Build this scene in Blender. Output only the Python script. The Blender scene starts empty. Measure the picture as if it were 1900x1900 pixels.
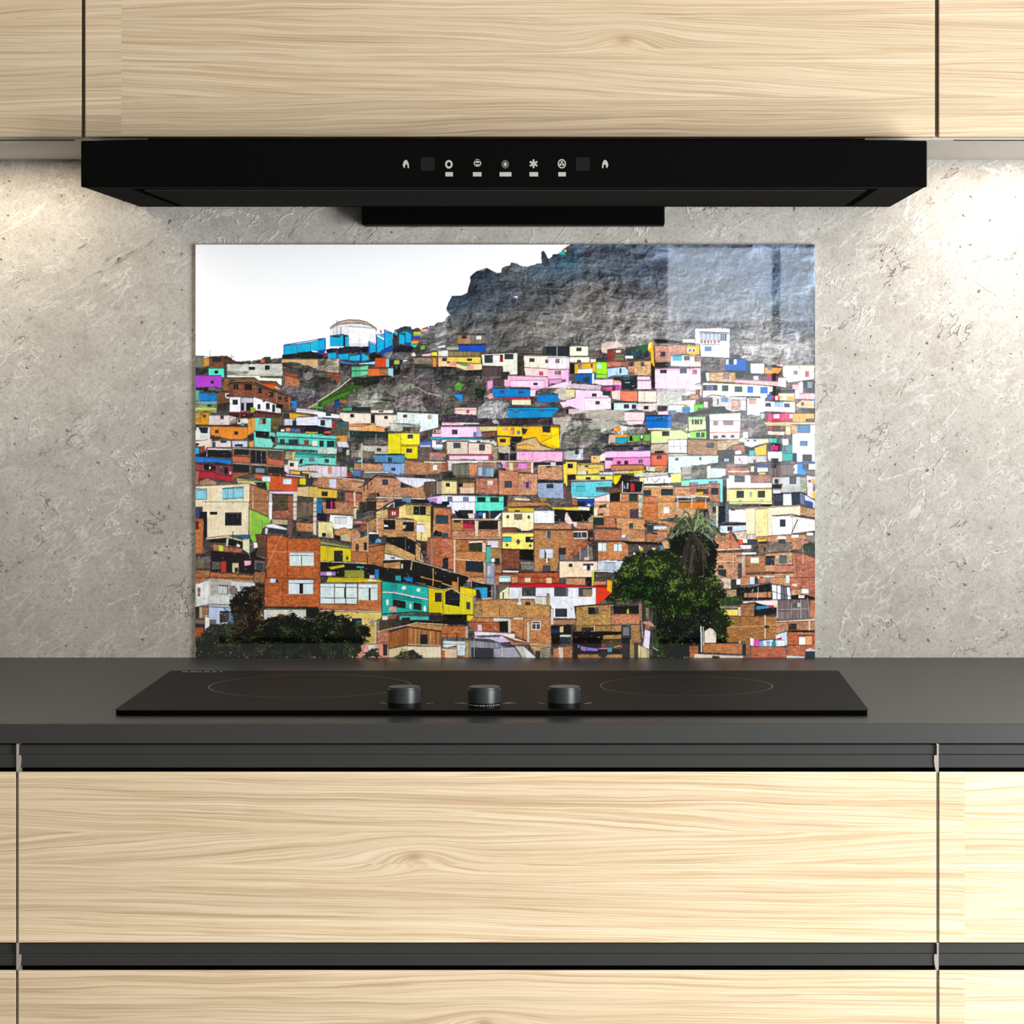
import bpy, bmesh, math
import numpy as np
from mathutils import Vector

scene = bpy.context.scene
COL = scene.collection
PI = math.pi

# ------------------------------------------------------------------ the picture printed on the glass
PAINT = """@ 0 0 1
~655 363 668 420 660 440 672 527 664 605 655 700 640 770 610 830 625 1512 650 1512 1220 363 1220
@ 800 450 5.278
*789 1385 -30 1900 -30 1900 1056 0 1056 0 840 60 790 140 770 150 735 185 715 150 660 175 590 210 530 300 525 355 500 390 380 385 340 440 290 520 270 545 255 600 280 640 305 685 300 700 245 770 228 790 200 830 205 900 240 960 240 1040 210 1085 205 1075 100 1095 85 1120 110 1145 165 1200 120 1270 110 1290 70 1350 35
~345 1085 205 1075 100 1095 85 1120 110 1145 165 1170 220 1110 250
~445 1680 370 1740 350 1750 460 1690 480
~345 1190 560 1300 600 1240 620
~334 1330 800 1400 790 1420 810 1340 825
~334 1090 690 1170 690 1160 715 1090 712
~334 780 560 840 540 830 600 790 600
ccd 800 530 850 528 840 550
2aa 1255 95 1310 95 1310 125 1255 125
ea3 1290 75 1325 75 1325 100 1310 95
933 1330 35 1380 35 1350 60
/333:8 150 660 175 590 210 530 300 525 355 500 390 380 385 340 440 290 545 256 640 305
@ 1140 450 5
*89a 0 -40 1940 -40 1940 800 0 800
@ 1050 600 7.917
*aaa 0 0 1900 0 1900 330 1200 330 600 370 320 330 0 330
~dba 520 290 760 260 860 350 620 370 600 450 520 420
~dcc 1330 1000 1900 980 1900 1320 1330 1300
~ccb 500 1260 850 1300 850 1504 0 1504 0 1400 200 1200
~766 0 1340 360 1300 400 1504 0 1504
@ 1280 600 7.917
*bbb 580 60 1920 60 1920 640 1400 620 1100 600 880 560 580 440
~556 620 460 740 460 740 540 620 520
~556 760 440 900 440 890 475 770 470
@ 360 580 7.917
%776 25 650 150 650 150 810 25 810
c82 150 670 230 670 230 780 140 800
#743 235 645 430 640 450 820 240 820
333 270 660 410 725
#532 430 640 680 745 480 760 450 820
/222:10 25 640 120 640 230 660 430 640 680 745 1290 745
/333:4 241 560 241 640
/333:3 560 610 560 720 540 660 600 655
~443 25 810 225 800 225 920 25 920
4ec 222 815 448 815 448 955 222 920
222 305 850 360 900
a3c 25 920 412 920 412 1110 200 1090 25 1100
222 248 1000 295 1045
~ccb 490 755 1300 755 1300 920 490 920
~aa9 490 860 800 870 800 915 490 915
222 808 795 900 845
fff 815 780 900 795
222 1045 775 1115 845
eed 490 915 960 920 980 950 1290 960 1300 1160 1220 1010 960 1000 890 950 490 950
ba8 960 905 1290 920 1290 935 960 935
#853 440 960 880 960 980 1010 1210 1020 1300 1080 1300 1170 1200 1130 900 1040 520 1040 500 1160 430 1140
443 515 980 610 1010
d51 990 1030 1190 1050 1230 1110 1160 1130 1080 1100
ccc 1195 1080 1290 1140 1200 1110
#333 1040 655 1130 655 1130 740 910 745
c52 980 690 1040 690 1040 740 980 740
#843 525 1040 900 1050 1080 1120 1440 1240 1410 1420 1310 1400 1210 1330 900 1240 525 1230
/333:14 500 1080 530 1030 910 1030 1080 1110 1450 1235
/987:6 905 1060 905 1240
/987:6 1215 1180 1215 1340
/987:8 1405 1230 1405 1420
222 585 1050 658 1130
222 750 1055 855 1140
222 945 1095 1000 1190
222 1105 1160 1170 1245
222 1240 1200 1285 1280
332 1335 1235 1385 1315
#743 350 1160 520 1160 520 1340 350 1340
eef 460 1190 520 1185 520 1265 470 1250
223 480 1200 525 1240
eef 525 1235 690 1235 690 1460 525 1460
bbc 695 1240 880 1250 880 1440 695 1450
eef 880 1235 1210 1340 1200 1470 880 1430
234 572 1280 648 1355
223 698 1325 740 1440
222 770 1325 875 1440
222 940 1345 978 1420
223 1060 1330 1118 1420
223 1150 1350 1195 1460
332 1010 1290 1050 1315
ddd 1200 1400 1280 1480
#622 900 1450 1290 1480 1290 1504 900 1504
7a3 830 1390 910 1400 890 1470 840 1470
a24 525 1455 880 1465 880 1475 525 1468
~222 1215 1350 1310 1350 1310 1420 1230 1400
~222 30 1100 330 1090 400 1130 350 1180 40 1140
~665 210 1090 400 1110 400 1160 210 1150
5a8 25 1150 80 1145 70 1280 25 1290
17c 80 1170 345 1180 345 1300 80 1290
269 200 1180 330 1180 330 1220 200 1220
5ac 25 1300 345 1290 340 1360 25 1330
~9a5 25 1330 340 1350 340 1460 25 1460
bc5 25 1400 330 1400 330 1420 25 1420
332 200 1345 260 1385
~443 345 1340 525 1320 525 1504 345 1504
d82 25 1465 240 1465 240 1504 25 1504
17c 1440 1300 1520 1290 1510 1400 1450 1400
ca7 1290 680 1900 680 1900 870 1700 800 1450 730 1290 740
/987:4 1700 680 1700 780
~222 1300 620 1420 590 1600 560 1800 580 1900 620 1900 675 1300 675
~655 1300 750 1500 730 1900 860 1900 1380 1700 1380 1560 1300 1430 1230 1300 1180
~443 1300 740 1450 730 1550 780 1400 820 1310 780
~444 1400 800 1600 840 1560 1000 1480 930
~888 1600 900 1750 850 1760 960 1640 1000
~454 1620 1040 1900 1000 1900 1170 1760 1160
~778 1500 1140 1640 1110 1800 1150 1840 1200 1700 1260 1560 1280 1440 1230
#843 1310 840 1540 900 1520 960 1340 930
#c64 1335 920 1550 970 1560 1100 1340 1080
~766 1310 1060 1490 1080 1560 1110 1450 1200 1310 1150
0ad 1325 480 1520 460 1520 600 1325 620
0ad 1535 460 1720 430 1720 570 1535 590
0bd 1735 430 1900 395 1900 580 1735 560
/14a:12 1325 620 1325 478 1900 385
/14a:12 1527 460 1527 590
/14a:12 1725 430 1725 570
14a 1790 560 1900 545 1900 610
594 1720 1380 1900 1270 1900 1420 1700 1400
/ba8:24 1680 1400 1900 1290
eef 1510 1400 1900 1440 1900 1504 1500 1460
/222:10 1290 1440 1500 1450
ea2 1310 1470 1900 1504 1310 1504
@ 590 580 7.917
0ad 0 400 110 390 110 550 0 560
/14a:14 0 392 110 380 110 560
14a 0 560 120 540 100 600 0 610
ddd 185 240 260 180 420 160 640 160 780 190 865 260 865 480 750 420 740 490 460 495 460 330 185 340
eee 460 200 850 230 850 450 460 470
ca9 190 215 300 140 440 108 600 110 720 140 860 230 862 262 780 190 640 150 460 150 300 170 190 240
/654:8 185 240 190 215 300 140 440 108 600 110 720 140 860 230 865 265
/654:6 190 245 300 175 460 152 640 155 780 195 862 262
/333:6 235 160 235 330
/444:4 270 110 270 330 290 330 290 110
/333:10 340 210 340 320
0ad 180 350 375 325 375 500 180 500
/14a:12 180 345 380 320
234 215 340 330 350 330 370 215 365
124 375 325 455 340 455 500 375 500
0ad 405 360 450 350 450 500 405 500
~223 120 540 290 520 480 500 750 500 750 600 650 580 450 600 290 620 130 600
a12 95 595 140 595 140 640 95 640
0ad 145 595 270 580 270 680 145 675
0ad 295 610 450 595 450 695 310 685
0be 465 640 618 610 618 710 465 705
0be 650 590 745 640 745 700 650 710
/14a:14 285 560 285 690
/14a:14 458 600 458 700
/14a:20 635 560 635 710
0ad 760 445 855 480 855 600 760 610
/14a:14 752 420 752 620
/14a:12 752 425 860 470
0ad 868 350 972 410 972 560 868 590
0bd 890 340 972 320 972 385
/14a:14 862 330 862 600
/14a:12 862 330 972 318
0ad 985 270 1095 310 1095 500 985 530
/14a:16 980 250 980 530
/14a:12 980 255 1095 305
~234 1100 300 1190 290 1190 480 1100 490
~245 1110 270 1250 210 1350 205 1410 260 1410 460 1350 450 1180 330
0ad 1100 300 1170 300 1170 345
0ad 1195 300 1275 330 1275 465 1195 465
0ad 1285 260 1370 310 1370 450 1285 440
0ad 1200 300 1275 280 1275 305
14a 930 560 1090 480 1100 560 930 650
14a 1280 440 1400 450 1380 500 1280 480
d42 910 250 940 270 935 310 915 300
~223 1100 480 1400 490 1400 580 1100 590
~543 1410 240 1470 215 1520 240 1470 280 1410 280
d82 1500 280 1600 260 1600 290 1500 300
a42 1520 240 1620 205 1620 240 1540 260
43a 1630 200 1710 195 1690 240 1640 270
dc3 1410 290 1510 290 1500 320 1410 320
5a3 1410 320 1505 320 1500 345 1405 345
43a 1400 350 1505 345 1490 400 1390 400
c42 1380 400 1490 400 1485 425 1380 425
da3 1375 425 1480 425 1475 450 1370 455
3a5 1370 455 1470 455 1460 480 1360 480
3cc 1370 480 1450 485 1430 520 1390 500
~888 1510 300 1700 200 1900 120 1900 560 1740 560 1500 480
~666 1600 420 1900 330 1900 400 1600 480
~343 1400 520 1560 470 1600 560 1560 600 1380 590
6a4 1510 490 1570 480 1570 540 1510 550
~777 960 620 1030 580 1320 590 1330 680 1240 700 1000 670
~222 760 600 830 580 940 640 940 700 760 700
eed 1380 600 1420 590 1440 640 1380 640
e9c 1530 620 1660 600 1660 640 1530 645
dd2 1665 590 1750 580 1750 640 1665 635
eee 1760 500 1870 480 1870 510 1760 520
#876 1390 650 1680 660 1680 800 1420 790
~443 1420 760 1690 760 1690 810 1420 810
d82 1680 650 1740 660 1740 800 1690 800
ddc 1770 560 1900 560 1900 640 1770 640
eb8 1770 650 1900 650 1900 790 1770 800
333 1820 670 1890 720
334 1845 590 1870 610
~ba8 0 680 310 680 310 890 200 880 0 850
/765:3 0 770 310 770
~665 0 860 300 890 480 960 300 1120 150 1200 0 1250
~544 0 950 250 1000 300 1050 200 1160 0 1160
#943 60 870 350 900 300 1050 240 970
~766 320 850 490 860 490 960 380 950
~333 310 690 600 740 840 700 840 770 500 780 320 800
46a 320 700 500 740 590 740 560 760 440 760 320 740
8ce 600 750 840 720 840 760 600 760
d41 845 660 1000 660 1000 800 845 800
8bc 1000 680 1045 680 1045 800 1000 800
243 1060 700 1240 690 1240 790 1060 790
9b5 1120 700 1200 700 1200 760 1120 760
4b8 500 790 620 790 620 940 500 950
5c9 620 790 740 770 740 910 620 940
395 550 790 560 940
274 500 850 740 840 740 860 500 870
e62 745 820 910 820 910 930 745 930
#b53 910 820 1035 820 1035 920 910 930
9cd 1035 810 1110 810 1110 945 1035 920
~222 1110 790 1260 790 1260 900 1110 920
/ccc:5 1150 770 1150 830
/ccc:5 1220 770 1220 830
eee 1260 700 1310 700 1310 725 1250 720
~766 1240 720 1420 700 1420 950 1200 940
/333:14 1390 650 1740 645
~444 1430 800 1900 800 1900 960 1440 960
~666 1450 840 1700 830 1700 960 1450 960
/222:10 1420 810 1900 800
~232 500 960 930 930 1100 930 900 1040 700 1090 560 1100
~776 470 1200 600 1130 860 1090 940 960 1050 950 1200 1000 1250 1080 1450 1100 1600 1330 1500 1440 420 1400 440 1280
~998 600 1200 860 1100 900 1300 780 1400 500 1360
~655 900 960 1100 960 1180 1080 960 1120
~887 1200 1060 1400 1040 1460 1140 1250 1200
~444 920 1180 1000 1150 1080 1230 960 1240
~333 930 1270 1200 1270 1230 1320 960 1300
~988 1160 1200 1400 1180 1560 1320 1400 1400 1100 1400
~766 1440 1000 1900 1000 1900 1250 1500 1200
~445 1700 960 1900 960 1900 1200 1750 1100
~544 1540 1240 1900 1280 1900 1450 1560 1440
/cba:6 1450 1100 1600 1180 1900 1250
#352 480 1050 700 1070 470 1200 400 1280 250 1280 60 1380 0 1380 0 1300 300 1130
472 60 1300 300 1200 480 1130 470 1200 250 1290 60 1390
/cba:14 0 1310 300 1120 480 970
148 245 1290 320 1280 320 1390 245 1390
#a64 320 1280 430 1280 420 1340 320 1330
2a7 370 1390 560 1380 520 1440 370 1440
243 500 1390 780 1390 780 1450 500 1450
~998 1200 1400 1560 1380 1600 1460 1200 1450
@ 820 580 7.917
%a75 220 325 410 325 410 465 220 465
%876 420 325 640 325 640 465 450 465
333 290 335 365 385
cdd 505 345 580 395
/222:10 210 318 645 318
14b 245 480 645 470 640 575 400 580 245 570
/222:12 230 470 650 462
eee 275 570 400 570 400 610 275 610
333 415 570 560 610
%875 90 560 570 570 570 640 90 640
aa8 70 500 245 500 245 550 70 550
ddd 0 560 90 560 90 640 0 640
ec4 75 650 570 650 570 750 75 720
ec9 0 660 75 660 75 740 590 750 590 840 350 850 200 800 0 790
e87 110 725 210 725 210 785 110 785
e98 370 740 465 740 465 840 370 830
/222:8 0 645 575 645
333 5 670 72 718
333 370 675 445 712
595 240 760 330 740 430 780 330 790
~333 0 800 200 800 220 860 590 850 590 960 560 1000 0 1000
~665 30 820 180 820 210 900 30 910
~765 260 940 560 930 560 1040 400 1060 260 1000
~554 0 990 640 1000 640 1100 500 1140 480 1290 350 1260 300 1180 160 1170 0 1150
593 180 1060 240 1010 330 1050 260 1150 190 1140
7b5 200 1060 250 1040 250 1060
~232 480 1110 640 1130 640 1220 480 1290
ddc 580 610 1110 590 1110 910 1000 910 990 870 900 870 895 790 600 780
eee 620 625 850 620 850 710 620 710
/222:10 575 605 1110 582
245 625 628 748 740
822 850 618 900 728
345 918 610 1048 690
%544 600 790 885 790 870 940 600 940
~332 860 880 980 880 980 960 870 960
edc 1200 630 1870 640 1870 830 1550 830 1200 800
ebb 1200 800 1560 820 1560 940 1230 930
e9c 1560 835 1850 835 1850 980 1560 1000
fde 1550 660 1870 655 1870 825 1550 825
345 1282 672 1358 730
455 1515 690 1558 745
655 1665 680 1770 745
fff 1725 685 1765 740
b45 1425 862 1488 925
755 1655 855 1750 915
/222:12 1120 610 1500 615 1870 640
234 1490 500 1870 500 1870 640 1490 600
/999:5 1515 500 1515 600
/aaa:5 1690 500 1690 980
~443 1120 620 1200 640 1220 920 1110 910
e9c 965 920 1560 940 1560 1110 1300 1140 1300 1100 965 1080
fbe 1000 990 1500 990 1500 1100 1000 1090
c7b 1560 975 1770 970 1740 1060 1580 1060
323 1600 1040 1720 1060
d7b 665 1000 750 990 750 1100 665 1140
%544 755 970 920 970 920 1090 755 1080
e9c 920 985 990 985 990 1090 920 1080
345 1340 1030 1405 1068
fce 1300 1130 1560 1110 1900 1110 1900 1000 1750 1020 1380 1150 1370 1230 1300 1230
07c 735 1105 1300 1120 1290 1245 760 1240
/124:8 735 1105 1300 1120
246 850 1140 915 1185
246 1128 1145 1200 1195
c23 760 1240 1300 1240 1300 1272 1030 1272
edb 1030 1275 1305 1275 1305 1360 1030 1355
d99 650 1230 740 1180 760 1250 700 1270
18d 165 1190 305 1190 305 1320 165 1210
~cba 1640 1160 1710 1110 1900 1110 1900 1300 1720 1270
07c 1400 1200 1710 1200 1700 1320 1400 1320
/123:8 1370 1210 1400 1155 1650 1190 1710 1200
~999 540 1400 620 1310 800 1290 1000 1330 1000 1504 520 1504
ebb 190 1395 510 1395 510 1504 190 1504
933 360 1430 402 1478
08c 970 1395 1700 1385 1720 1430 1600 1504 960 1504
/245:12 970 1390 1700 1385
357 1045 1425 1120 1475
357 1425 1410 1505 1465
fbd 1720 1310 1900 1290 1900 1370 1780 1400
~665 0 1200 160 1200 300 1330 180 1400 150 1504 0 1504
@ 1050 600 7.917
234 0 340 50 340 50 490 0 490
eec 55 335 325 330 325 480 55 480
333 152 355 228 412
eec 55 490 345 490 345 580 55 570
444 162 540 220 580
fcd 0 500 50 500 50 660 0 660
f9d 0 680 40 680 40 870 0 860
ea1 125 590 440 575 440 720 125 740
122 55 580 125 590 125 740 60 740
777 175 600 235 660
433 365 590 390 650
eee 170 670 390 655 390 730 170 735
15a 130 750 385 735 385 885 230 870 130 830
15a 415 735 445 730 445 800 415 860
eee 385 735 410 735 410 885 385 885
245 250 800 350 780 350 870 250 860
eda 360 525 440 525 440 570 360 580
445 440 520 605 510 605 565 440 565
8e1 445 565 600 565 600 750 445 740
ade 455 605 525 665
7d3 445 745 600 745 600 810 445 800
#844 605 380 855 380 855 550 605 545
#922 608 385 700 385 700 548 608 545
ddc 735 395 805 430
#765 720 440 850 440 850 545 720 545
~344 860 390 1050 360 1200 340 1240 500 860 530
263 920 370 1100 330 1200 330 1200 390
246 960 450 1080 430 1080 470 960 480
eee 865 480 985 480 985 520 865 520
#b65 610 560 890 560 900 660 860 630 610 650
#c87 890 560 1000 560 1000 730 920 720
#d96 1000 545 1245 545 1245 770 1000 760
644 905 570 990 635
556 1095 568 1150 632
ace 605 660 880 630 915 680 910 760 690 770 605 800
245 785 660 812 735
/334:10 605 650 860 630 912 680
ea1 1205 330 1280 240 1300 650 1250 580 1240 430 1205 400
fe8 1210 300 1245 270 1245 360 1210 380
222 1250 580 1300 650 1300 980 1250 900
#c87 1300 320 1770 310 1760 450 1530 460 1530 570 1310 570
/222:30 1290 250 1500 260 1700 280
333 1320 260 1640 270 1640 300 1320 300
446 1385 420 1460 490
333 1310 580 1535 575 1535 650 1310 650
fb0 1770 325 1900 325 1900 460 1770 450
eef 1780 370 1900 370 1900 425 1780 425
333 1800 375 1815 420
333 1840 375 1850 420
ddc 1700 225 1890 225 1890 290 1720 280
/222:14 1660 300 1900 300
dcc 1535 470 1900 460 1900 640 1535 630
2ac 1565 480 1700 550
655 1735 480 1815 545
ebe 1305 660 1900 655 1900 970 1600 970 1305 960
d9c 1305 660 1900 655 1900 700 1305 690
634 1380 680 1480 735
446 1672 660 1772 738
b56 1855 680 1900 745
~baa 1330 960 1900 960 1900 1010 1330 1010
~ccb 1380 1020 1700 1010 1700 1160 1500 1250 1340 1230
~665 1700 1060 1900 1060 1900 1140 1700 1140
~544 1340 1210 1500 1210 1480 1290 1340 1290
ecc 1700 1130 1900 1110 1900 1200 1700 1190
edc 1500 1190 1740 1190 1740 1270 1500 1270
17c 1505 1280 1620 1280 1620 1310 1505 1310
ecf 1350 1290 1500 1280 1500 1340 1350 1340
17c 1705 1240 1820 1230 1820 1320 1705 1310
4a3 1705 1235 1760 1190 1820 1235
3d1 1870 1200 1900 1170 1900 1300 1870 1300
ebd 415 820 695 815 695 910 530 910 415 885
~dbc 0 880 510 910 510 980 0 950
dc9 0 960 130 960 130 1090 0 1090
fce 135 970 500 980 660 1090 660 1260 280 1290 0 1200 0 1120 140 1090
fde 270 1090 660 1090 660 1260 280 1280
/433:6 30 870 500 905
333 380 1030 450 1075
543 430 1142 495 1190
253 540 1000 650 1000 650 1060 540 1060
d38 530 950 685 935 685 990 600 990
c49 730 920 810 920 810 970 730 990
e96 700 840 805 840 805 870 700 870
e9c 700 870 810 870 810 910 700 905
233 700 790 1040 790 1045 970 820 970 820 850 700 830
256 720 800 1040 780 900 840
eee 865 865 935 875
fbe 1045 775 1230 775 1240 830 1045 830
fce 1050 840 1250 840 1250 970 1050 970
dbb 660 990 800 970 800 1130 680 1110
e75 800 980 1050 990 1050 1150 790 1120
e75 830 990 1050 990 1050 1150 830 1140
edc 1060 990 1325 990 1325 1160 1060 1155
/766:6 1150 990 1150 1160
/222:14 700 1150 1060 1160
cde 705 1165 1040 1165 1040 1260 850 1290 705 1270
dcc 1040 1170 1325 1165 1325 1270 1240 1300 1040 1270
344 848 1188 928 1250
233 965 1192 1030 1255
433 1140 1213 1212 1265
222 668 1170 705 1180 705 1270 668 1270
ecc 850 1300 1150 1300 1150 1480 850 1450
~ba9 280 1280 850 1270 850 1440 300 1400
06c 1170 1360 1550 1355 1550 1504 1180 1504
345 1330 1390 1430 1420
/222:12 1170 1355 1550 1350
~556 1550 1360 1780 1360 1790 1504 1550 1504
8d8 1790 1370 1900 1350 1900 1504 1800 1504
345 1780 1310 1900 1310 1900 1370 1780 1370
333 1845 1420 1900 1490
322 0 1250 40 1250 40 1330 0 1330
c9a 40 1260 160 1260 150 1320 40 1330
@ 1280 600 7.917
ecc 90 200 140 140 140 320 100 320
eef 140 130 575 150 578 510 430 500 160 490 145 330
9ab 148 145 430 145 430 235 148 235
/eef:8 200 145 200 235
/eef:8 260 145 260 235
/eef:8 320 145 320 235
/eef:8 380 145 380 235
eef 145 240 440 240 440 310 145 310
866 155 255 185 295
766 200 255 235 295
a66 250 255 285 295
a66 295 255 325 295
966 345 255 380 295
a66 398 250 435 290
567 445 155 540 260
/eef:6 470 155 470 260
/eef:6 500 155 500 260
/333:12 130 140 160 125 570 140
/433:8 140 320 445 312
57a 212 340 315 410
dde 410 335 520 395
665 220 515 315 575
#876 435 510 530 510 520 560 440 600
fb1 0 325 140 325 140 460 0 465
eef 0 370 75 370 75 425 0 425
444 5 375 20 420
444 38 375 68 420
/333:16 0 300 140 312
dbb 0 480 155 475 160 640 0 635
755 65 490 150 565
ebe 0 660 155 650 155 960 0 1000
b45 32 680 102 750
~766 165 590 430 590 430 690 210 700
445 170 580 430 580 420 600 180 610
#766 430 600 520 540 520 690 430 700
05b 515 520 815 520 830 690 780 700 510 690
cde 525 530 565 605
cde 640 530 685 605
243 570 530 640 605
046 815 560 880 560 880 740 830 740
eef 885 585 1090 585 1090 740 890 735
/544:6 880 575 1090 580
e94 1095 640 1360 650 1300 740 1200 740 1100 740
678 1140 640 1200 690
~997 1180 550 1240 550 1200 620 1120 620
edc 1360 610 1820 640 1820 820 1440 870 1360 760
e9a 1250 620 1370 600 1370 640
dcb 1360 610 1830 610 1830 660 1360 650
777 1515 695 1578 755
a56 1685 700 1745 790
/544:4 1600 620 1600 980
#d96 290 720 665 715 665 870 290 850
233 165 720 250 710 230 850 165 850
ddc 230 730 280 730 280 850 245 850
877 480 740 578 822
243 670 700 780 710 780 810 670 800
565 800 750 1000 750 1000 840 800 840
ccd 935 770 1000 835
%756 1030 770 1300 760 1300 850 1030 850
413 1190 740 1260 730 1260 850 1200 850
c12 1130 750 1190 750 1190 790 1130 790
e9a 660 820 1300 850 1300 950 1210 920 660 870
dcc 1290 790 1410 790 1410 950 1290 940
/222:12 70 900 240 850 600 880 1210 920 1410 950
fec 185 870 900 895 1210 925 1210 1090 750 1080 185 1090
233 190 905 402 990
558 240 920 340 980
356 468 912 562 998
356 652 925 768 1010
06c 838 930 928 1020
06c 1030 940 1140 1028
ddc 100 910 170 900 170 1090 100 960
a13 110 970 155 970 135 1090
#c86 0 1040 120 1040 130 1110 0 1110
/333:14 240 1080 330 1050 560 1080 830 1075 1030 1080
~dcc 330 1070 820 1090 820 1280 630 1290 330 1220
58b 455 1090 560 1155
#c99 605 1120 740 1120 740 1270 605 1270
ddc 745 1120 820 1270
eee 835 1095 1100 1090 1100 1300 835 1350
c98 862 1110 970 1185
556 395 1110 420 1190
4d1 55 1190 195 1180 195 1240 50 1300
555 110 1240 150 1280
ebb 200 1150 260 1150 260 1240 200 1240
eed 0 1120 60 1120 60 1300 0 1300
5ad 0 1240 10 1280
245 290 1230 510 1220 540 1290 640 1310 300 1320 0 1340 0 1310 280 1270
333 0 1310 280 1260 290 1320 0 1360
8d8 0 1370 225 1360 225 1504 0 1504
fed 285 1330 740 1310 745 1504 290 1504
234 230 1370 285 1370 285 1504 230 1504
445 25 1410 178 1480
/8d8:10 60 1410 60 1480
/8d8:10 100 1410 100 1480
/8d8:10 140 1410 140 1480
877 340 1430 412 1504
877 485 1425 635 1490
567 740 1320 830 1290 830 1340 745 1340
~998 745 1350 1080 1360 1080 1504 745 1504
9cb 1030 1330 1090 1320 1090 1390 1040 1380
~787 840 1370 1060 1400 1060 1440 840 1420
ccc 880 1280 1030 1320 1020 1360 880 1340
eef 1080 1140 1540 1150 1540 1310 1080 1290
123 1100 1168 1188 1225
456 1378 1175 1465 1235
9bd 1240 1150 1370 1150 1370 1230 1240 1220
233 1160 1010 1260 990 1250 1060 1170 1070
445 1250 990 1540 970 1560 1010 1260 1030
ccb 1300 1020 1530 1020 1530 1140 1300 1130
da4 1420 1070 1525 1135
15b 1130 1040 1190 1040 1190 1130 1130 1130
b24 1190 1070 1240 1130
eee 1250 1070 1290 1130
e52 1285 1070 1320 1130
ebb 1040 1040 1110 1100
ecc 1540 900 1660 830 1660 1110 1540 1110
e9a 1500 890 1600 890 1600 990 1500 960
345 1640 840 1790 830 1790 960 1700 960
789 1720 860 1790 950
e9a 1600 1020 1830 1020 1830 1120 1600 1110
455 1700 960 1835 970 1835 1015 1700 1010
eb9 1540 1200 1640 1120 1820 1130 1820 1250 1600 1240
755 1625 1155 1675 1210
18c 1820 1100 1840 1200
c36 1100 1320 1500 1310 1500 1455 1140 1455
834 1100 1320 1150 1310 1150 1455 1100 1440
cee 1228 1335 1312 1395
cee 1460 1335 1500 1395
d45 1380 1320 1430 1400
~766 1560 1240 1690 1240 1690 1330 1560 1320
da5 1500 1320 1820 1320 1820 1400 1700 1400 1700 1470 1500 1460
cb8 1060 1460 1840 1450 1840 1504 1060 1504
358 1575 1480 1760 1504
@ 360 760 7.917
~8b4 25 0 340 0 330 40 25 40
d91 25 45 220 40 220 220 25 220
~b71 25 50 140 50 100 180 25 160
433 140 70 180 120
dcc 220 80 525 80 525 225 220 225
~544 340 0 525 0 525 75 340 75
433 390 85 445 140
~a98 525 90 620 110 640 220 525 220
edc 640 130 820 120 790 215 640 215
543 650 140 685 190
#322 525 40 860 50 830 120 620 110 525 80
a24 525 35 860 45 860 55 525 48
a24 670 30 690 30 690 120 670 120
2ad 695 195 740 195 740 260 695 260
322 745 200 785 280
e82 245 240 790 250 790 400 730 440 400 430 245 390
/433:14 25 225 500 235 790 250
433 312 298 368 345
333 592 318 655 370
~543 250 370 530 430 530 460 250 430
ddd 25 255 240 250 240 450 25 450
234 70 260 210 260 205 350 110 345
233 25 260 38 310
edc 25 460 265 430 265 550 190 550 170 600 25 520
433 25 490 80 525
ecb 205 440 265 430 265 550 205 550
eee 270 470 330 460 330 550 270 550
346 275 470 322 550
dcc 325 450 545 450 545 550 325 550
333 390 455 480 485
ccd 560 450 790 450 790 550 570 555
234 600 510 720 505 720 545 600 540
#933 90 540 165 530 165 620 90 640
2ad 25 560 80 560 80 645 25 650
/334:10 25 540 90 550 90 650
e93 800 130 900 110 900 320 790 380
c82 825 150 860 140 860 240 825 250
6dc 900 110 1135 115 1130 330 900 310
533 965 130 1060 215
b97 970 140 1010 140 1010 210 970 210
/533:14 790 140 900 105 1140 120
#733 870 40 1290 70 1290 130 900 105
#653 1140 100 1300 90 1300 250 1200 300 1140 300
~322 900 320 1120 330 1140 420 900 400
223 905 320 1110 330 1100 410 905 400
7dc 880 320 910 320 910 400 1190 430 1150 560 890 545
6cb 1110 330 1190 340 1200 400 1110 400
374 880 545 1140 560 1140 580 880 560
322 1120 380 1190 400 1190 500 1150 470
433 790 380 890 370 870 460 800 440
e94 810 480 880 450 880 550 820 550
443 1315 50 1420 60 1400 130 1320 130
ea2 1400 40 1700 80 1700 100 1540 100 1460 150 1410 130
eef 1500 0 1900 30 1900 90 1500 20
ccd 1330 130 1480 130 1480 230 1330 230
dde 1500 110 1900 90 1900 240 1500 230
223 1450 160 1508 235
223 1860 165 1900 240
433 1250 240 1620 240 1620 330 1250 320
/333:12 1250 240 1900 235
223 1620 240 1900 240 1900 350 1620 340
d86 1350 270 1420 270 1420 320 1350 320
36b 1430 280 1480 275 1480 320 1430 325
56a 1490 280 1565 280 1565 330 1490 330
eed 1280 290 1330 290 1330 320 1280 320
aa3 1640 325 1830 330 1830 350 1640 345
6dc 1220 320 1620 345 1900 355 1900 410 1220 390
4cb 1230 395 1900 420 1900 545 1720 520 1230 480
6dc 1230 510 1900 545 1900 600 1150 570
/3a9:8 1220 390 1900 415
433 1265 430 1335 505
345 1395 435 1535 515
743 1620 445 1690 525
ddc 1740 455 1815 535
334 1845 455 1900 540
4cb 1480 610 1900 630 1900 800 1740 790 1540 830 1480 740
299 1500 630 1900 650 1900 685 1500 665
6dc 1480 690 1900 690 1900 800 1480 800
778 1690 705 1775 765
334 1560 730 1600 720 1600 790 1545 790
223 190 590 555 600 555 710 190 690
322 90 660 190 590 190 690 90 690
/eee:6 190 590 195 690
dcc 200 555 560 570 560 595 200 590
17d 25 680 555 730 555 805 330 770 25 770
#953 570 550 830 560 830 790 565 770
233 595 570 815 580 815 665 595 660
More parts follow.
